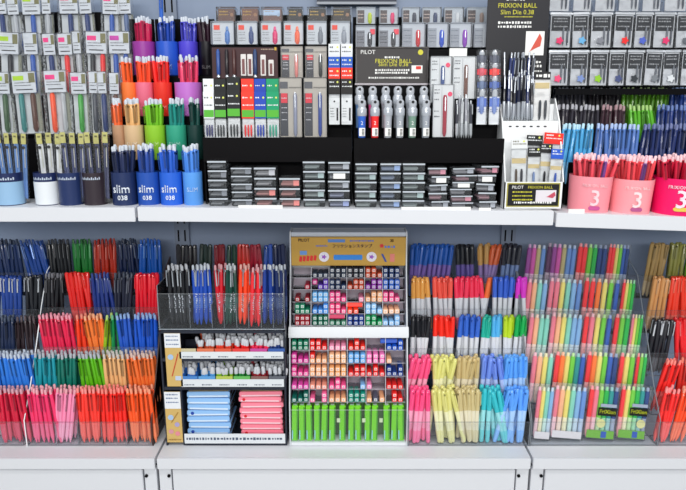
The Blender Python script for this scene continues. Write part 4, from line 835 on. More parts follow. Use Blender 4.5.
# picture cards at its left
for k, (u, v, hu) in enumerate(((387, 334, 348), (443, 392.5, 409))):
    x0, x1 = at_x(165.5, (u + v) / 2, 0.06), at_x(181.3, (u + v) / 2, 0.06)
    sp = [('card', 0, 1, 0, 1, 0.002, 0.004, C(206, 176, 112, 0.5)), ('header', 0, 1, (u - hu) / (u - v), 1, 0.0012, 0.0018, C(232, 234, 238, 0.5)), ('print', 'lines', 0.1, 0.9, (0.95, 0.88, 0.8), 0.0035, 0.001, C(90, 110, 150, 0.5)),
          ('emblem', 'disc', 0.32, 0.56 if k == 0 else 0.50, 0.007, 0.001, C(170, 195, 225, 0.5))]
    if k == 0: sp += [('emblem', 0.55, 0.92, 0.12, 0.2, 0.001, 0.0018, C(190, 205, 225, 0.5))]
    else: sp += [('emblem', 'disc', 0.7, 0.36, 0.006, 0.001, C(170, 160, 200, 0.5)), ('emblem', 'disc', 0.3, 0.22, 0.006, 0.001, C(210, 150, 160, 0.5)), ('emblem', 'disc', 0.7, 0.18, 0.006, 0.001, C(220, 140, 150, 0.5)), ('print', 'lines', 0.1, 0.9, (0.06,), 0.003, 0.001, C(150, 110, 50, 0.5))]
    o = pack('picture_card', ('buff card with a drawn red pen and blue circle beside the labelled rows', 'buff card with four round pictures beside the stacked blue packs')[k], 'card', None, 165.5, 181.3, v, u, ry - 0.004, sp, 0)
    hh = P(225, v, ry).z - P(225, u, ry).z; ww = x1 - x0
    m = MB().rod((-ww * 0.15, 0.0012, hh * (0.2 if k == 0 else 0.40)), (ww * 0.3, 0.0012, hh * (0.62 if k == 0 else 0.6)), 0.0012, 6)
    m.build('drawn_pen', C(200, 70, 50, 0.5) if k == 0 else C(170, 130, 60, 0.5), o)
# stacked flat packs
for (px0, px1, n, col, cn, cap_) in ((185, 230, 8, (150, 194, 238), 'light blue', (36, 70, 160)), (238.5, 283.5, 9, (252, 140, 160), 'pink', (210, 30, 40))):
    x0, x1 = at_x(px0, 410, 0.06), at_x(px1, 410, 0.06)
    z0 = zz(443.5) + 0.0006
    zt = zz(393.5); hh = (zt - z0) / n
    for k in range(n):
        o = thing('flat_pen_pack', 'flat %s pen pack, %s in its stack in the rack' % (cn, 'topmost' if k == n - 1 else ORD[k] + ' from the bottom'), 'pen pack', ((x0 + x1) / 2 + rnd.uniform(-0.003, 0.003), ry + 0.006 + 0.05 + rnd.uniform(0, 0.004), rzb + z0 + k * hh), (0, R(rnd.uniform(-0.4, 0.4)), R(rnd.uniform(-1.5, 1.5))), 'stacked flat %s pen packs' % cn)
        ww = (x1 - x0) / 2 * 0.95
        m = MB().prism([(-ww, hh * 0.2), (-ww * 0.96, 0.0004), (ww * 0.96, 0.0004), (ww, hh * 0.2), (ww, hh * 0.72), (ww * 0.96, hh * 0.9), (-ww * 0.96, hh * 0.9), (-ww, hh * 0.72)], -0.045, 0.045, 'y')
        m.build('sleeve', C(*col, 0.3, 0, 0.3), o, 0.0008)
        MB().box(-ww * 1.03, -ww * 1.002, -0.043, 0.043, hh * 0.15, hh * 0.8).build('clear_end', CASEM, o)
        MB().box(ww * 1.002, ww * 1.03, -0.043, 0.043, hh * 0.15, hh * 0.8).build('clear_end', CASEM, o)
        MB().box(-ww * 0.9, ww * 0.9, -0.0456, -0.0452, hh * 0.08, hh * 0.34).build('edge_line', C(*tint(col, 0.6), 0.4), o)
        if k == n - 1:
            lb = MB().box(-ww * 0.92, ww * 0.92, -0.042, 0.040, hh * 0.92, hh * 0.95).build('label', C(222, 205, 165, 0.5), o)
            MB().lathe([(0.010, hh * 0.955), (0.010, hh * 0.97)], 16, 0, (ww * 0.6, -0.015, 0)).build('emblem', C(*cap_, 0.5), lb)
            MB().rod((-ww * 0.8, -0.036, hh * 1.0), (-ww * 0.2, 0.03, hh * 1.0), 0.0022, 7).build('printed_pen', C(*cap_, 0.4), lb)
        elif k % 3 == 1: MB().lathe([(hh * 0.25, 0), (hh * 0.25, 0.0005)], 12).xf(Matrix.Translation((-ww * 0.75, -0.0458, hh * 0.45)) @ Matrix.Rotation(R(90), 4, 'X')).build('emblem', C(*cap_, 0.5), o)
# tray of capped pens on top of the rack
class Top:
    def __init__(s, y, py, word, zb): s.y, s.py, s.word, s.zb, s.yt = y, py, word, zb, y + 0.017
zt = rzb + zz(331) + 0.0012
bt = [Top(0.150, 247, 'rear', None), Top(0.075, 263, 'front', zt + 0.004)]
bt[0].zb = P(225, 247, 0.167).z - 0.137
q = thing('pen_bin', 'clear open bin of upright office pens on top of the dark rack', 'display tray', (t.location.x, 0.06, zt))
MB().pane(-w, w, 0.0, 0.002, 0.0, P(225, 294, 0.06).z - zt).build('front_panel', [ACRYLIC, ACRYLIC_EDGE], q)
MB().pane(-w, w, 0.0021, 0.13, 0.0, 0.002).build('base', [ACRYLIC, SMOKE_EDGE], q)
for sx in (-w, w - 0.002): MB().pane(sx, sx + 0.002, 0.0022, 0.13, 0.0021, P(225, 286, 0.06).z - zt).build('side_panel', [ACRYLIC, SMOKE_EDGE], q)
MB().box(-w + 0.003, w - 0.003, 0.075, 0.128, 0.0022, bt[0].zb - zt - 0.0004).build('rear_step', C(26, 28, 34, 0.4), q)
for px in (190.5, 212.5, 224.5, 237, 249, 261.5, 273.5):
    x = P(px, 300, 0.08).x - q.location.x
    MB().pane(x - 0.0006, x + 0.0006, 0.004, 0.045, 0.0025, 0.06).build('divider', [ACRYLIC, SMOKE_EDGE], q)
wi = 'clear bin on the dark rack'
fill(bt[0], wi.replace('tier', ''), [(176, 197, 'black', (26, 26, 30), (50, 50, 54), 'cap', 'capped_pen', 0, 0), (199, 212, 'black-green', (28, 44, 40), (50, 60, 56), 'cap', 'capped_pen', 0, 0), (214, 225, 'maroon', (120, 26, 36), (130, 50, 60), 'cap', 'capped_pen', 0, 0), (226, 236, 'dark green', (26, 58, 44), (50, 80, 70), 'cap', 'capped_pen', 0, 0), (238, 249, 'red', (190, 40, 34), (170, 60, 50), 'cap', 'capped_pen', 0, 0), (250, 261, 'wine red', (150, 30, 50), (150, 60, 70), 'cap', 'capped_pen', 0, 0), (263, 273, 'blue', (40, 76, 160), (60, 90, 160), 'cap', 'capped_pen', 0, 0), (274, 285, 'navy', (32, 42, 74), (60, 66, 90), 'cap', 'capped_pen', 0, 0)], rows=1)
fill(bt[1], wi, [(166, 189, 'black', (24, 25, 29), (190, 192, 198), O_, 'office_pen', -3, 0), (191, 211, 'blue', (32, 74, 168), (200, 206, 216), O_, 'office_pen', 0, 0), (213, 223.5, 'crimson', (190, 24, 40), (215, 160, 165), O_, 'office_pen', 0, 0), (225, 236, 'dark green', (20, 62, 52), (190, 196, 200), O_, 'office_pen', 0, 0), (238, 248, 'orange-red', (238, 72, 36), (225, 170, 160), O_, 'office_pen', 0, 0), (250, 260.5, 'red', (226, 42, 52), (220, 165, 170), O_, 'office_pen', 1, -0.004), (262, 272.5, 'dark blue', (30, 60, 138), (200, 206, 216), O_, 'office_pen', 0, 0), (274, 284, 'navy', (26, 42, 88), (190, 196, 205), O_, 'office_pen', 0, 0)])

# --- stamp display: gold header, two slanted grids of stamps, a row of green packets
class Slant:
    def __init__(s, py_lo, y_lo, py_hi, y_hi):
        s.a, s.b = P(343, py_lo, y_lo), P(343, py_hi, y_hi)
        s.tilt = math.atan2(s.b.y - s.a.y, s.b.z - s.a.z)
        s.n = Vector((0, -math.cos(s.tilt), math.sin(s.tilt)))
        s.M = Matrix.Translation(s.a) @ Matrix.Rotation(-s.tilt, 4, 'X')
        s.Mi = s.M.inverted()
    def uv(s, px, py):
        d = P(px, py, 0.0) - CAM
        p = s.Mi @ (CAM + d * ((s.a - CAM).dot(s.n) / d.dot(s.n)))
        return p.x, p.z
UP, LO = Slant(326, 0.112, 266.5, 0.160), Slant(404, 0.062, 337, 0.104)
sx0, sx1 = at_x(289.5, 436, 0.055), at_x(407.5, 436, 0.055)
sxc, sw, szb = (sx0 + sx1) / 2, (sx1 - sx0) / 2, DECK_Z + 0.0008
st = thing('stamp_display', 'white stamp display stand with gold header board and two slanted grids of stamps', 'display stand', (sxc, 0.052, szb))
CREAM = C(226, 228, 232, 0.45)
T0 = st.matrix_world.copy(); T0 = Matrix.Translation(st.location)
Ti = T0.inverted()
L2 = lambda p: Ti @ p
pa = L2(P(343, 437, 0.055)); pb = L2(LO.a); pc_ = L2(LO.b); pd = L2(UP.a); pe = L2(UP.b); pt = L2(P(343, 231.5, 0.172))
prof = [(0, 0), (0, 0.004), (0.004, 0.012), (pb.y - 0.003, pb.z), (pc_.y, pc_.z + 0.004), (pd.y, pd.z), (pe.y, pe.z), (pt.y - 0.004, pt.z - 0.01), (pt.y, pt.z), (pt.y + 0.05, pt.z), (pt.y + 0.05, 0)]
for sg in (-1, 1):
    x = sg * sw
    MB().prism(prof, min(x, x - sg * 0.003), max(x, x - sg * 0.003), 'x').build('side_panel', C(206, 210, 216, 0.35), st)
MB().box(-sw + 0.0035, sw - 0.0035, 0.0005, pt.y + 0.045, 0.0, 0.010).build('base', CREAM, st, 0.001)
MB().prism([(pc_.y - 0.004, pc_.z - 0.001), (pc_.y - 0.004, pc_.z + 0.006), (pd.y - 0.004, pd.z - 0.001), (pd.y + 0.05, pd.z - 0.012), (pd.y + 0.05, pc_.z - 0.012)], -sw - 0.002, sw + 0.002, 'x').build('middle_ledge', CREAM, st, 0.0008)
MB().box(-sw + 0.0035, sw - 0.0035, pt.y + 0.046, pt.y + 0.0495, 0.0, pt.z - 0.001).build('back_panel', CREAM, st)
hz0, hz1 = pe.z + 0.002, pt.z
hb = MB().box(-sw + 0.0038, sw - 0.0038, pt.y - 0.012, pt.y + 0.004, hz0, hz1 - 0.012).build('header_board', C(190, 152, 76, 0.45), st, 0.001)
MB().box(-sw + 0.0038, sw - 0.0038, pt.y - 0.006, pt.y + 0.044, hz1 - 0.0115, hz1 - 0.001).build('top_rail', C(190, 196, 206, 0.4), st, 0.001)
yy, H = pt.y - 0.0125, hz1 - 0.012 - hz0
def hx(px): return P(px, 250, 0.165).x - sxc
def hzz(py): return P(343, py, 0.158).z - szb
def hpart(name, mb, m): return mb.build(name, m, hb)
hpart('lettering', letter(MB(), 'PILOT', 0.0105, hx(304), hzz(240.5), yy, 0, None, 1, 0.0004), C(30, 40, 90, 0.5))
hpart('lettering', letter(MB(), 'フリクションスタンプ', 0.0098, hx(352), hzz(246.5), yy, 0, None, 1.0, 0.0003), C(120, 90, 130, 0.5))
hpart('printed_strip', MB().box(hx(328), hx(345), yy, yy + 0.0004, hzz(242.5), hzz(239.5)), C(90, 130, 190, 0.5))
hpart('print', scribble(scribble(MB(), hx(350), hx(374), hzz(241), 0.004, yy, 0, 2), hx(316), hx(328), hzz(246), 0.004, yy, 0, 3), C(70, 110, 190, 0.5))
hpart('price_print', letter(MB(), '35', 0.009, hx(391.5), hzz(241), yy, 0, None, 1, 0.0005), C(60, 20, 20, 0.5))
hpart('printed_stamp', MB().prism([(hx(334) + 0.004 * 0, hzz(260)), (hx(362), hzz(260)), (hx(362.5), hzz(257.5)), (hx(362), hzz(255)), (hx(334), hzz(255)), (hx(333.5), hzz(257.5))], yy - 0.0004, yy + 0.0004, 'y'), C(60, 130, 205, 0.4))
def disc(px, py, r, k=16): return MB().prism([(hx(px) + r * math.cos(i * 2 * math.pi / k), hzz(py) + r * math.sin(i * 2 * math.pi / k)) for i in range(k)], yy - 0.0004, yy + 0.0004, 'y')
for px in (324, 371.5):
    d = hpart('printed_circle', disc(px, 257, 0.0125), C(226, 224, 232, 0.5))
    m = MB().prism([(hx(px) + q * 0.0075 * math.cos(i * math.pi / 5), hzz(257) + q * 0.0065 * math.sin(i * math.pi / 5)) for i in range(10) for q in ((1, 0.5)[i % 2],)], yy - 0.0009, yy - 0.0005, 'y')
    m.build('printed_star', C(150, 90, 180, 0.5), d)
m = MB()
for k in range(5): m.prism([(hx(299 + k * 3.6), hzz(261.5 - 0.3 * k)), (hx(301.6 + k * 3.6), hzz(262 - 0.3 * k)), (hx(302.4 + k * 3.6), hzz(257 - 0.3 * k)), (hx(299.8 + k * 3.6), hzz(256.4 - 0.3 * k))], yy - 0.0004, yy + 0.0004, 'y')
hpart('slanted_print', m, C(205, 50, 50, 0.5))
hpart('printed_strip', MB().box(hx(300), hx(307), yy - 0.0004, yy + 0.0004, hzz(255), hzz(251)), C(110, 150, 205, 0.5))
hpart('printed_star', MB().prism([(hx(381.5) + (0.006, 0.0035)[i % 2] * math.cos(i * math.pi / 6), hzz(246) + (0.006, 0.0035)[i % 2] * math.sin(i * math.pi / 6)) for i in range(12)], yy - 0.0004, yy + 0.0004, 'y'), C(205, 50, 60, 0.5))
hpart('print', scribble(MB(), hx(384.5), hx(395), hzz(247), 0.006, yy, 0, 5), C(90, 120, 200, 0.5))
hpart('printed_box', MB().box(hx(390), hx(394.5), yy - 0.0004, yy + 0.0004, hzz(262), hzz(254)), C(215, 130, 120, 0.5))
hpart('printed_box', MB().prism([(hx(381), hzz(254)), (hx(383), hzz(254)), (hx(387), hzz(262)), (hx(385), hzz(262))], yy - 0.0004, yy + 0.0004, 'y'), C(60, 80, 150, 0.5))

_ST = {}
def stamp_mesh(col):
    if col not in _ST:
        q = 0.0058
        b = MB().prism([(-q, -q * 0.7), (-q * 0.7, -q), (q * 0.7, -q), (q, -q * 0.7), (q, q * 0.7), (q * 0.7, q), (-q * 0.7, q), (-q, q * 0.7)], 0.0, 0.040, 'y')
        f = MB().box(-q * 0.56, q * 0.56, -0.0008, -0.0001, -q * 0.56, q * 0.56, 0)
        m = MB()
        k = 8
        vs = [(0.0022 * math.cos(2 * math.pi * i / k), -0.0012, 0.0022 * math.sin(2 * math.pi * i / k)) for i in range(k)] + [(0.0011 * math.cos(2 * math.pi * i / k), -0.0012, 0.0011 * math.sin(2 * math.pi * i / k)) for i in range(k)]
        m.add(vs, [(i, (i + 1) % k, k + (i + 1) % k, k + i) for i in range(k)])
        _ST[col] = (b.mesh('body', C(*col, 0.35)), f.mesh('face_label', C(*tint(col, 0.86), 0.5)), m.mesh('printed_mark', C(*tint(col, -0.15), 0.5)))
    return _ST[col]
COLX = {'U': [(297.5, 302.6, 307.3), (315, 320.5, 325.7), (332.2, 338, 343.6), (350, 355.9, 361.2), (368, 373.8, 379.7), (385.5, 391.4, 397)],
        'L': [(294.3, 300.3, 306), (312.5, 318.5, 324.3), (331.8, 337.8, 343.5), (351, 356.8, 362.8), (369.2, 375.6, 382), (389, 394.5, 400.3)]}
ROWY = {'U': [(269.7, 274.9), (281.3, 286.6), (293.6, 299), (305.5, 310.9), (317.3, 322.6)], 'L': [(341.6, 347.4), (354.4, 360.3), (367.4, 373.4), (380.4, 386.3), (393.3, 399.3)]}
navy, red, blue, green, teal, peach, pink = (24, 56, 130), (226, 46, 44), (80, 145, 220), (24, 120, 90), (20, 140, 122), (244, 184, 140), (240, 90, 150)
# each cell: list of (word, colour, top slots, bottom slots); slots 0..2 from the left
def cell(word, col, tops, bots): return [(word, col, [(0, i) for i in tops] + [(1, i) for i in bots])]
A3 = (0, 1, 2)
GRID = {'U': [
    [[], cell('slate', (56, 66, 84), (), A3), cell('dark slate', (46, 56, 74), (0, 1, 2), A3), cell('charcoal', (50, 54, 64), A3, A3), cell('rust orange', (196, 84, 54), (0, 1), A3), cell('navy', (40, 60, 104), A3, A3)],
    [cell('crimson', (176, 36, 60), (), (2,)), cell('violet', (104, 70, 180), (2,), (1, 2)) + cell('magenta', (196, 44, 130), (0,), ()), cell('ink blue', (40, 56, 92), (0, 1), A3), cell('brick', (196, 78, 50), (1, 2), A3), cell('purple', (138, 52, 160), (1, 2), A3), cell('medium blue', (66, 108, 196), A3, A3)],
    [cell('dark red', (150, 32, 44), (), (0, 2)), cell('light blue', (120, 182, 232), A3, A3), cell('pink', pink, (0, 1), A3), cell('rosy white', (236, 150, 180), (), (2,)), cell('peach', peach, (1, 2), A3), cell('rose', (240, 96, 150), (0, 1), A3)],
    [cell('green', green, (0, 1), A3), cell('blue', blue, (2,), A3), cell('deep pink', (238, 84, 136), (1, 0), A3), cell('red-orange', (240, 74, 44), (), (0, 1)), cell('pale blue', (150, 198, 240), (0, 1), A3), cell('light peach', (246, 196, 160), (), A3)],
    [cell('maroon', (146, 30, 44), A3, A3), cell('dark green', (26, 100, 80), A3, A3), cell('pine green', (50, 120, 96), (), A3), cell('navy blue', navy, A3, A3), cell('bright green', (28, 150, 92), (0, 1), A3), cell('sky blue', (140, 190, 235), (2,), A3)]],
  'L': [
    [cell('green', green, A3, A3), cell('red', red, (0, 1), A3), cell('pale pink', (244, 160, 190), (), A3), cell('scarlet', (230, 52, 40), (1,), A3), [], cell('cobalt', (30, 84, 184), (2,), A3)],
    [cell('magenta', (216, 70, 160), (0,), A3), cell('peach', peach, (), A3) + cell('red', red, (0,), ()), cell('light peach', (246, 196, 156), A3, A3), cell('light blue', (110, 176, 236), A3, A3), cell('orchid pink', (244, 130, 192), A3, A3), cell('apricot', peach, (), (0,))],
    [cell('pinkish magenta', (226, 76, 150), (0,), A3), cell('peach', peach, A3, A3), cell('sandy peach', (240, 176, 120), (0, 1, 2), A3), cell('red', red, (1, 2), A3), cell('bright red', (226, 46, 44), (1,), A3), cell('navy', navy, (0, 2), A3)],
    [cell('purplish pink', (222, 84, 172), (), A3), cell('rosy peach', (240, 160, 140), (), A3), cell('pink', pink, (1,), A3), cell('pale blue', (140, 190, 240), (), (2,)), cell('light pink', (242, 140, 190), (), (0,)), cell('red', red, (), A3)],
    [cell('dark teal', (24, 104, 92), (2,), A3), cell('rose', (240, 110, 160), (2,), (0, 2)), cell('peach', peach, (), A3), cell('teal', teal, A3, A3), cell('apricot', peach, (), (0, 2)) + cell('grey', (90, 92, 110), (), (1,)), cell('scarlet', red, (1,), (1, 2))]]}
for key, S, wordg in (('U', UP, 'upper'), ('L', LO, 'lower')):
    # grid: back, dividers, row shelves, clear front lip
    M_ = Ti @ S.M
    Hh = (S.b - S.a).length
    bw = sw - 0.006
    MB().box(-bw, bw, 0.043, 0.046, 0.0, Hh).xf(Matrix.Translation((-S.a.x + 0, 0, 0))).xf(Matrix.Translation((0, 0, 0))).build('grid_back', C(150, 140, 152, 0.4), st).matrix_local = Matrix.Translation((0, M_.translation.y, M_.translation.z)) @ Matrix.Rotation(-S.tilt, 4, 'X')
    FR = Matrix.Translation((0, M_.translation.y, M_.translation.z)) @ Matrix.Rotation(-S.tilt, 4, 'X')
    for r in range(5):
        v = S.uv(343, ROWY[key][r][1])[1] - 0.0066
        o = MB().pane(-bw, bw, 0.0, 0.038, -0.0012, 0).build('row_shelf', [ACRYLIC, C(200, 200, 208, 0.3)], st); o.matrix_local = FR @ Matrix.Translation((0, 0.002, v)) @ Matrix.Rotation(S.tilt * 0.9, 4, 'X')
    for c in range(5):
        px = (COLX[key][c][2] + COLX[key][c + 1][0]) / 2
        u = S.uv(px, ROWY[key][2][0])[0] - sxc
        o = MB().pane(u - 0.0006, u + 0.0006, 0.0, 0.0424, 0.0, Hh - 0.002).build('divider', [ACRYLIC, C(205, 206, 214, 0.3)], st); o.matrix_local = FR
    for r in range(5):
        for c in range(6):
            for word, col, slots in GRID[key][r][c]:
                lab = '%s stamp, %s row, %s column of the %s grid of the stamp display' % (word, ORD[r], ORD[c], wordg)
                for (k, i) in slots:
                    u, v = S.uv(COLX[key][c][i], ROWY[key][r][k])
                    v0 = S.uv(343, ROWY[key][r][1])[1]
                    vs_ = v0
                    b, f, m = stamp_mesh(col)
                    o = put('stamp', b); o.matrix_world = S.M @ Matrix.Translation((u, 0.0, vs_)) @ Matrix.Rotation(S.tilt * 0.9, 4, 'X') @ Matrix.Translation((0, -0.004 + rnd.uniform(0, 0.002), 0.0 if k == 1 else 0.0121))
                    tag(o, lab, 'stamp', '%s stamps, %s row, %s column, %s grid' % (word, ORD[r], ORD[c], wordg))
                    put('face_label', f, o); put('printed_mark', m, o)
# stamps lying sideways in half-empty cells
for key, S, r, c, col, word in (('U', UP, 3, 3, (240, 60, 40), 'red-orange'), ('U', UP, 4, 2, (196, 40, 90), 'crimson'), ('L', LO, 0, 5, (30, 84, 184), 'cobalt'), ('L', LO, 4, 5, red, 'scarlet')):
    k = 0 if key == 'U' or r == 0 else 1
    u, v = S.uv(COLX[key][c][1] - (2 if r == 0 else 0), ROWY[key][r][0]); v0 = S.uv(343, ROWY[key][r][1])[1]
    if k == 1: continue
    b, f, m = stamp_mesh(col)
    o = put('stamp', b); o.matrix_world = S.M @ Matrix.Translation((u + 0.016 - (0.005 if r == 0 else 0), 0.010, v0 + 0.0150)) @ Matrix.Rotation(R(90), 4, 'Z')
    tag(o, '%s stamp lying sideways on others, %s column of the %s grid' % (word, ORD[c], 'upper' if key == 'U' else 'lower'), 'stamp')
    put('face_label', f, o)
# lower front: clear trough with the green packets
yg = 0.058
z0, z1 = 0.011, L2(P(343, 405, 0.066)).z
MB().pane(-sw + 0.0035, sw - 0.0035, 0.0, 0.002, 0.0105, P(343, 410, 0.053).z - szb).build('trough_front', [ACRYLIC, ACRYLIC_EDGE], st)
MB().box(-sw + 0.0035, sw - 0.0035, 0.036, 0.038, 0.0105, z1).build('trough_back', C(90, 120, 80, 0.5), st)
for i, px in enumerate((294.3, 301.8, 309.2, 317, 324, 332, 342.3, 351.3, 358.3, 367.8, 374.4, 387.2, 394.4, 401.6)):
    xa, xb = at_x(px - 3.1, 420, yg), at_x(px + 3.1, 420, yg)
    o = thing('stamp_packet', 'green upright stamp packet, %s from the left at the foot of the stamp display' % ORD[i], 'stamp packet', ((xa + xb) / 2, yg, szb + z0), (R(-4), R(rnd.uniform(-1.5, 1.5)), 0), 'green stamp packets at the foot of the display')
    h = z1 - z0 - 0.001; ww = (xb - xa) / 2
    MB().box(-ww, ww, 0.0, 0.02, 0, h).build('body', C(124, 210, 48, 0.35, 0, 0.2), o, 0.0012)
    MB().box(ww * 0.55, ww * 0.95, -0.0006, -0.0001, h * 0.04, h * 0.96).build('side_stripe', C(70, 150, 40, 0.4), o)
    MB().box(-ww * 0.9, -ww * 0.55, -0.0006, -0.0001, h * 0.04, h * 0.3).build('label', C(150, 200, 220, 0.5), o)
    MB().box(-ww * 0.6, ww * 0.6, 0.004, 0.014, h + 0.0002, h + 0.0015).build('top_label', C(190, 215, 200, 0.5), o)
for i, px in enumerate((290.5, 338, 363.3, 380.5)):
    x = at_x(px + 0.5, 420, 0.056) - sxc
    if abs(x) < sw - 0.006: MB().box(x - 0.004, x + 0.004, 0.0022, 0.0030, P(343, 422, 0.056).z - szb, P(343, 418, 0.056).z - szb).build('row_tag', C(214, 226, 190, 0.5), st)

# --- tray of two-ended markers
TK = tiers((246, 279, 318, 358, 393), 0.136)
xa, xb = at_x(409, 430, 0.06), at_x(528, 430, 0.06)
wk = 'marker tray beside the stamp display'
tray('clear five-tier marker tray between the stamp display and the rainbow pouches', xa, xb, TK, dividers=((454, 475, 500), (431, 453, 491), (432, 457, 490), (), ()))
Wt, Tw = (222, 224, 230), 'twin'
fill(TK[0], wk, [(410, 453, 'denim blue', (42, 92, 172), (120, 100, 170), Tw, 'marker', 6, 0), (456, 474, 'black', (30, 32, 38), (96, 84, 150), Tw, 'marker', -2, 0), (477, 489, 'tan', (190, 150, 92), (140, 120, 170), Tw, 'marker', -2, 0), (490, 500, 'burnt orange', (200, 98, 60), (140, 120, 170), Tw, 'marker', 8, 0), (502, 521, 'charcoal', (42, 44, 54), (110, 130, 170), Tw, 'marker', 6, 0)])
fill(TK[1], wk, [(411, 430, 'golden orange', (232, 170, 90), Wt, Tw, 'marker', -2, 0), (432, 453, 'coral', (250, 98, 84), Wt, Tw, 'marker', -2, 0), (454, 484, 'hot pink', (242, 62, 96), Wt, Tw, 'marker', -1, 0), (485, 491, 'orange', (250, 120, 60), Wt, Tw, 'marker', 8, 0), (492, 514, 'blue', (64, 104, 206), Wt, Tw, 'marker', 0, 0), (516, 526, 'magenta', (222, 64, 206), Wt, Tw, 'marker', 0, 0)])
fill(TK[2], wk, [(411, 431, 'black', (32, 33, 38), Wt, Tw, 'marker', 2, 0), (433, 456, 'red', (240, 50, 34), Wt, Tw, 'marker', -2, 0), (458, 481, 'royal blue', (56, 104, 200), Wt, Tw, 'marker', 2, 0), (482, 491, 'teal green', (40, 178, 156), Wt, Tw, 'marker', 4, 0), (492, 501, 'sky blue', (90, 180, 232), Wt, Tw, 'marker', 0, 0), (503, 513, 'lime', (190, 218, 52), Wt, Tw, 'marker', 0, 0), (514, 526, 'green', (22, 168, 84), Wt, Tw, 'marker', 2, 0)])
H_ = lambda c: tint(c, 0.5)
c4 = [(409, 430, 'rose pink', (246, 92, 142), 6), (432, 455, 'pale yellow', (226, 224, 140), 0), (457, 479, 'khaki', (204, 184, 132), 4), (481, 502, 'periwinkle', (116, 146, 228), -2), (504, 527, 'sky blue', (96, 166, 240), 3)]
fill(TK[3], wk, [(a, b, n, c, H_(c), Tw, 'highlighter', l, 0) for a, b, n, c, l in c4], rows=3, pitch=0.0118, jit=7)
c5 = [(409, 430, 'hot pink', (244, 84, 138), 3), (432, 456, 'pale yellow', (222, 218, 138), -6), (457, 479, 'khaki', (206, 190, 140), -3), (481, 502, 'aqua', (62, 190, 200), -4), (504, 527, 'sky blue', (98, 164, 240), 8)]
fill(TK[4], wk, [(a, b, n, c, H_(c), Tw, 'highlighter', l, 0) for a, b, n, c, l in c5], rows=3, pitch=0.0118, jit=6)

# --- pouches of rainbow pens
TLt = tiers((246, 281, 316, 355, 395), 0.137)
xa, xb = at_x(531, 430, 0.06), at_x(657, 430, 0.06)
tray('clear five-tier tray of rainbow pen set pouches', xa, xb, TLt, walls=(True, True))
PA = {'pi': (236, 130, 150), 'pe': (246, 190, 150), 'mi': (140, 214, 196), 'sk': (140, 184, 226), 'ye': (236, 226, 130), 'li': (120, 205, 70), 'gr': (40, 180, 80), 're': (240, 56, 62), 'or': (250, 130, 60), 'bl': (54, 96, 180), 'nv': (40, 70, 130), 'te': (40, 150, 150), 'pu': (150, 70, 150), 'ma': (206, 90, 170), 'kh': (190, 180, 130), 'pb': (110, 150, 210), 'dp': (90, 50, 90)}
sets = [
    [(529, 548, 'pu ma kh pb', 'plum to pale blue'), (549, 579, 'dp pu ma kh pb pb', 'plum, mauve and blue'), (580, 610, 're re li gr nv nv', 'red, green and navy'), (611, 632, 're re ye li bl nv', 'red, lime and blue')],
    [(529, 550, 'pi pe mi sk', 'pink to mint pastel'), (551, 585, 'pi pi ye mi sk pb', 'pastel pink to blue'), (586, 623, 're re or ye li bl', 'wide red to blue'), (625, 638, 're ye li gr', 'red to green')],
    [(531, 552, 'pi pe mi mi', 'pink, peach and mint'), (553, 585, 'pi pe ye mi sk sk', 'soft pink to sky blue'), (586, 615, 're pi ye li bl', 'red, yellow and blue'), (617, 633, 're li gr', 'red, lime and green'), (634, 646, 'pi ye li gr', 'pink to lime')],
    [(534, 556, 'pi pe ye mi', 'pale pink to mint'), (557, 588, 're or ye li te bl', 'red to teal rainbow'), (589, 621, 're or ye li bl nv', 'red to navy rainbow'), (622, 638, 're ye li', 'red, yellow and lime'), (639, 650, 're li gr', 'narrow red and green')],
    [(539, 556, 'pi ye mi sk', 'pastel candy'), (556, 589, 'pi pe ye mi sk pb', 'wide pastel rainbow'), (591, 621, 're pi li gr te nv', 'black-labelled red to navy'), (623, 652, 're ye li gr te nv', 'yellow-stickered black-labelled')]]
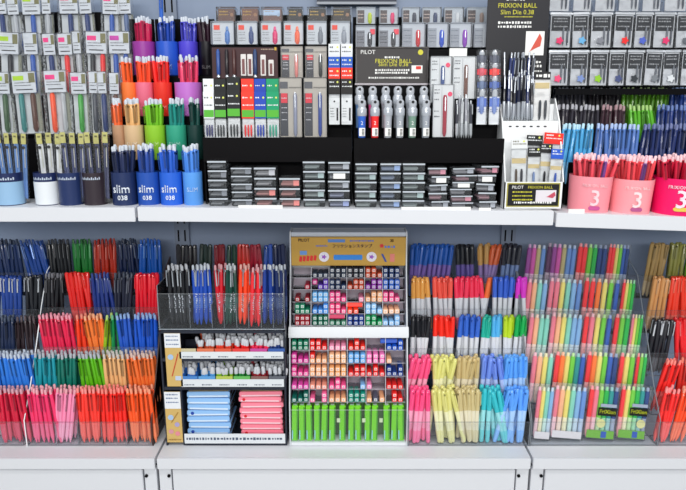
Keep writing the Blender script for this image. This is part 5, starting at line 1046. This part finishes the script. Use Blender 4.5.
for k, row in enumerate(sets):
    q = TLt[k]
    for i, (a, b, cs, desc) in enumerate(row):
        cl = [PA[c] for c in cs.split()]
        x0, x1 = at_x(a, q.py, q.yt), at_x(b, q.py, q.yt); ww = x1 - x0; n = len(cl)
        o = thing('pen_pouch', 'clear pouch of %s pens, %s tier of the rainbow tray' % (desc, WD[k]), 'pen set', ((x0 + x1) / 2 - 0.012, q.y + 0.003, q.zb + 0.0045 + ww * 0.5 * math.sin(R(5))), (-LEANB, R(5), 0), 'clear pouches of rainbow pens')
        for j, c in enumerate(cl):
            x = -ww / 2 + ww * (j + 0.5) / n; rr2 = min(0.0062, ww / n * 0.49)
            p = MB().lathe([(rr2 * 0.4, 0.004, 1), (rr2 * 0.92, 0.016, 1), (rr2 * 0.92, 0.055, 1), (rr2, 0.057, 0), (rr2, 0.118, 0), (rr2 * 0.8, 0.124, 0)], 9, 0, (x, 0.007, 0)).build('pen', [C(*c, 0.3, 0, 0.3), C(*tint(c, 0.62), 0.35)], o)
            MB().lathe([(rr2 * 0.6, 0.1235), (rr2 * 0.62, 0.131), (rr2 * 0.4, 0.133)], 8, 0, (x, 0.007, 0)).build('push_button', C(*tint(c, 0.55), 0.3), p)
        MB().pane(-ww / 2 - 0.001, ww / 2 + 0.001, 0.0, 0.0145, 0.0, 0.136, 0).build('pouch', [POUCH], o)
        if k == 4 and i >= 2:
            lb = MB().box(-ww * 0.16, ww * 0.46, -0.0012, -0.0004, 0.062, 0.082).build('black_label', C(24, 26, 24, 0.4), o)
            letter(MB(), 'FriXion', 0.0135, ww * 0.15, 0.072, -0.0016, 0, None, 1.0, 0.0006).build('lettering', C(206, 214, 60, 0.5), lb)
            MB().prism([(ww * (0.28 if i == 3 else -0.02) + 0.011 * math.cos(a_ * math.pi / 9), 0.042 + 0.011 * math.sin(a_ * math.pi / 9)) for a_ in range(18)], -0.0012, -0.0004, 'y').build('round_sticker', C(222, 220, 160, 0.5), o)
            MB().box(-ww * 0.1, ww * 0.44, -0.0012, -0.0004, 0.084, 0.092).build('label_band', C(160, 170, 190, 0.5), o)
            fl = MB().box(-ww * 0.46, ww * 0.46, -0.0009, -0.0003, 0.004, 0.024).build('printed_foot', C(120, 180, 70, 0.5), o)
            MB().box(ww * 0.02, ww * 0.2, -0.0013, -0.001, 0.006, 0.022).build('print', C(50, 90, 180, 0.5), fl)
        elif k == 4: MB().box(-ww * 0.45, ww * 0.45, -0.0009, -0.0003, 0.004, 0.022).build('paper_foot', C(226, 222, 224, 0.5), o)
        else: MB().box(-ww * 0.47, ww * 0.47, 0.013, 0.0136, 0.003, 0.05).build('paper_foot', C(226, 226, 230, 0.5), o)

# --- tray at the edge beyond the pouches
TM = tiers((246, 280, 322, 360, 397), 0.137)
wm = 'edge-cut tray beyond the rainbow pouches'
tray('clear pen tray cut by the photo edge, beyond the rainbow pouches', xb + 0.004, at_x(740, 430, 0.06), TM, walls=(False, False))
fill(TM[0], wm, [(650, 668, 'tan', (170, 142, 92), (150, 130, 90), 'cap', 'capped_pen', 8, 0), (670, 686, 'olive', (140, 140, 70), (130, 130, 80), 'cap', 'capped_pen', 6, 0), (688, 700, 'olive green', (120, 160, 50), (110, 140, 60), 'cap', 'capped_pen', 6, 0)])
fill(TM[1], wm, [(652, 669, 'caramel', (214, 156, 100), (210, 170, 130), 'cap', 'capped_pen', 7, 0), (670, 700, 'red-orange', (246, 70, 46), (240, 120, 100), 'cap', 'capped_pen', 2, 0)])
fill(TM[2], wm, [(652, 673, 'black', (34, 34, 40), (200, 202, 208), 'cap', 'capped_pen', 8, 0), (675, 700, 'red', (232, 40, 48), (236, 120, 120), 'cap', 'capped_pen', -3, 0)])
fill(TM[3], wm, [(664, 679, 'bright red', (244, 50, 46), (246, 140, 130), B_, 'gel_pen', 16, 0), (680, 700, 'deep red', (206, 48, 40), (236, 130, 110), B_, 'gel_pen', 8, 0)])
fill(TM[4], wm, [(662, 678, 'coral red', (248, 56, 54), (246, 150, 150), B_, 'gel_pen', 10, 0), (680, 700, 'orange-red', (250, 84, 44), (246, 160, 140), B_, 'gel_pen', 12, 0)])

# ================================================================== LIGHT, CAMERA
w = bpy.data.worlds.new('store_air'); SC.world = w; w.use_nodes = True
bg = w.node_tree.nodes['Background']; bg.inputs['Color'].default_value = (0.87, 0.94, 1.0, 1); bg.inputs['Strength'].default_value = 0.66
def lamp(name, loc, aim, sx, sy, power, col=(1.0, 0.98, 0.95)):
    l = bpy.data.lights.new(name, 'AREA'); l.shape = 'RECTANGLE'; l.size, l.size_y = sx, sy; l.energy = power; l.color = col
    o = bpy.data.objects.new(name, l); COL.objects.link(o); o.location = loc
    o.rotation_euler = (Vector(aim) - Vector(loc)).to_track_quat('-Z', 'Y').to_euler()
lamp('ceiling_and_fill_light', (0.3, -1.1, 2.9), (0.3, -0.9, 0), 2.4, 0.25, 36)
lamp('ceiling_and_fill_light', (-0.2, -2.6, 2.9), (-0.2, -1.6, 0), 3.0, 0.5, 38)
lamp('ceiling_and_fill_light', (0.0, -7.0, 2.9), (0.0, -1.0, 0.9), 5.0, 0.8, 250)  # added far fill lamp, aimed low to brighten the wall under the shelf
cd = bpy.data.cameras.new('camera'); cam = bpy.data.objects.new('camera', cd); COL.objects.link(cam)
cam.location = CAM; cam.rotation_euler = (R(90) - PITCH, 0, 0)
cd.sensor_width = 36.0; cd.sensor_fit = 'HORIZONTAL'; cd.lens = 36.0 * F_PX / 686.0; cd.clip_start = 0.02; cd.clip_end = 50
SC.camera = cam
SC.cycles.transparent_max_bounces = 32
SC.cycles.max_bounces = 8
SC.view_settings.view_transform = 'Standard'; SC.view_settings.look = 'None'; SC.view_settings.gamma = 1.0; SC.view_settings.use_curve_mapping = False
SC.view_settings.exposure = -0.45
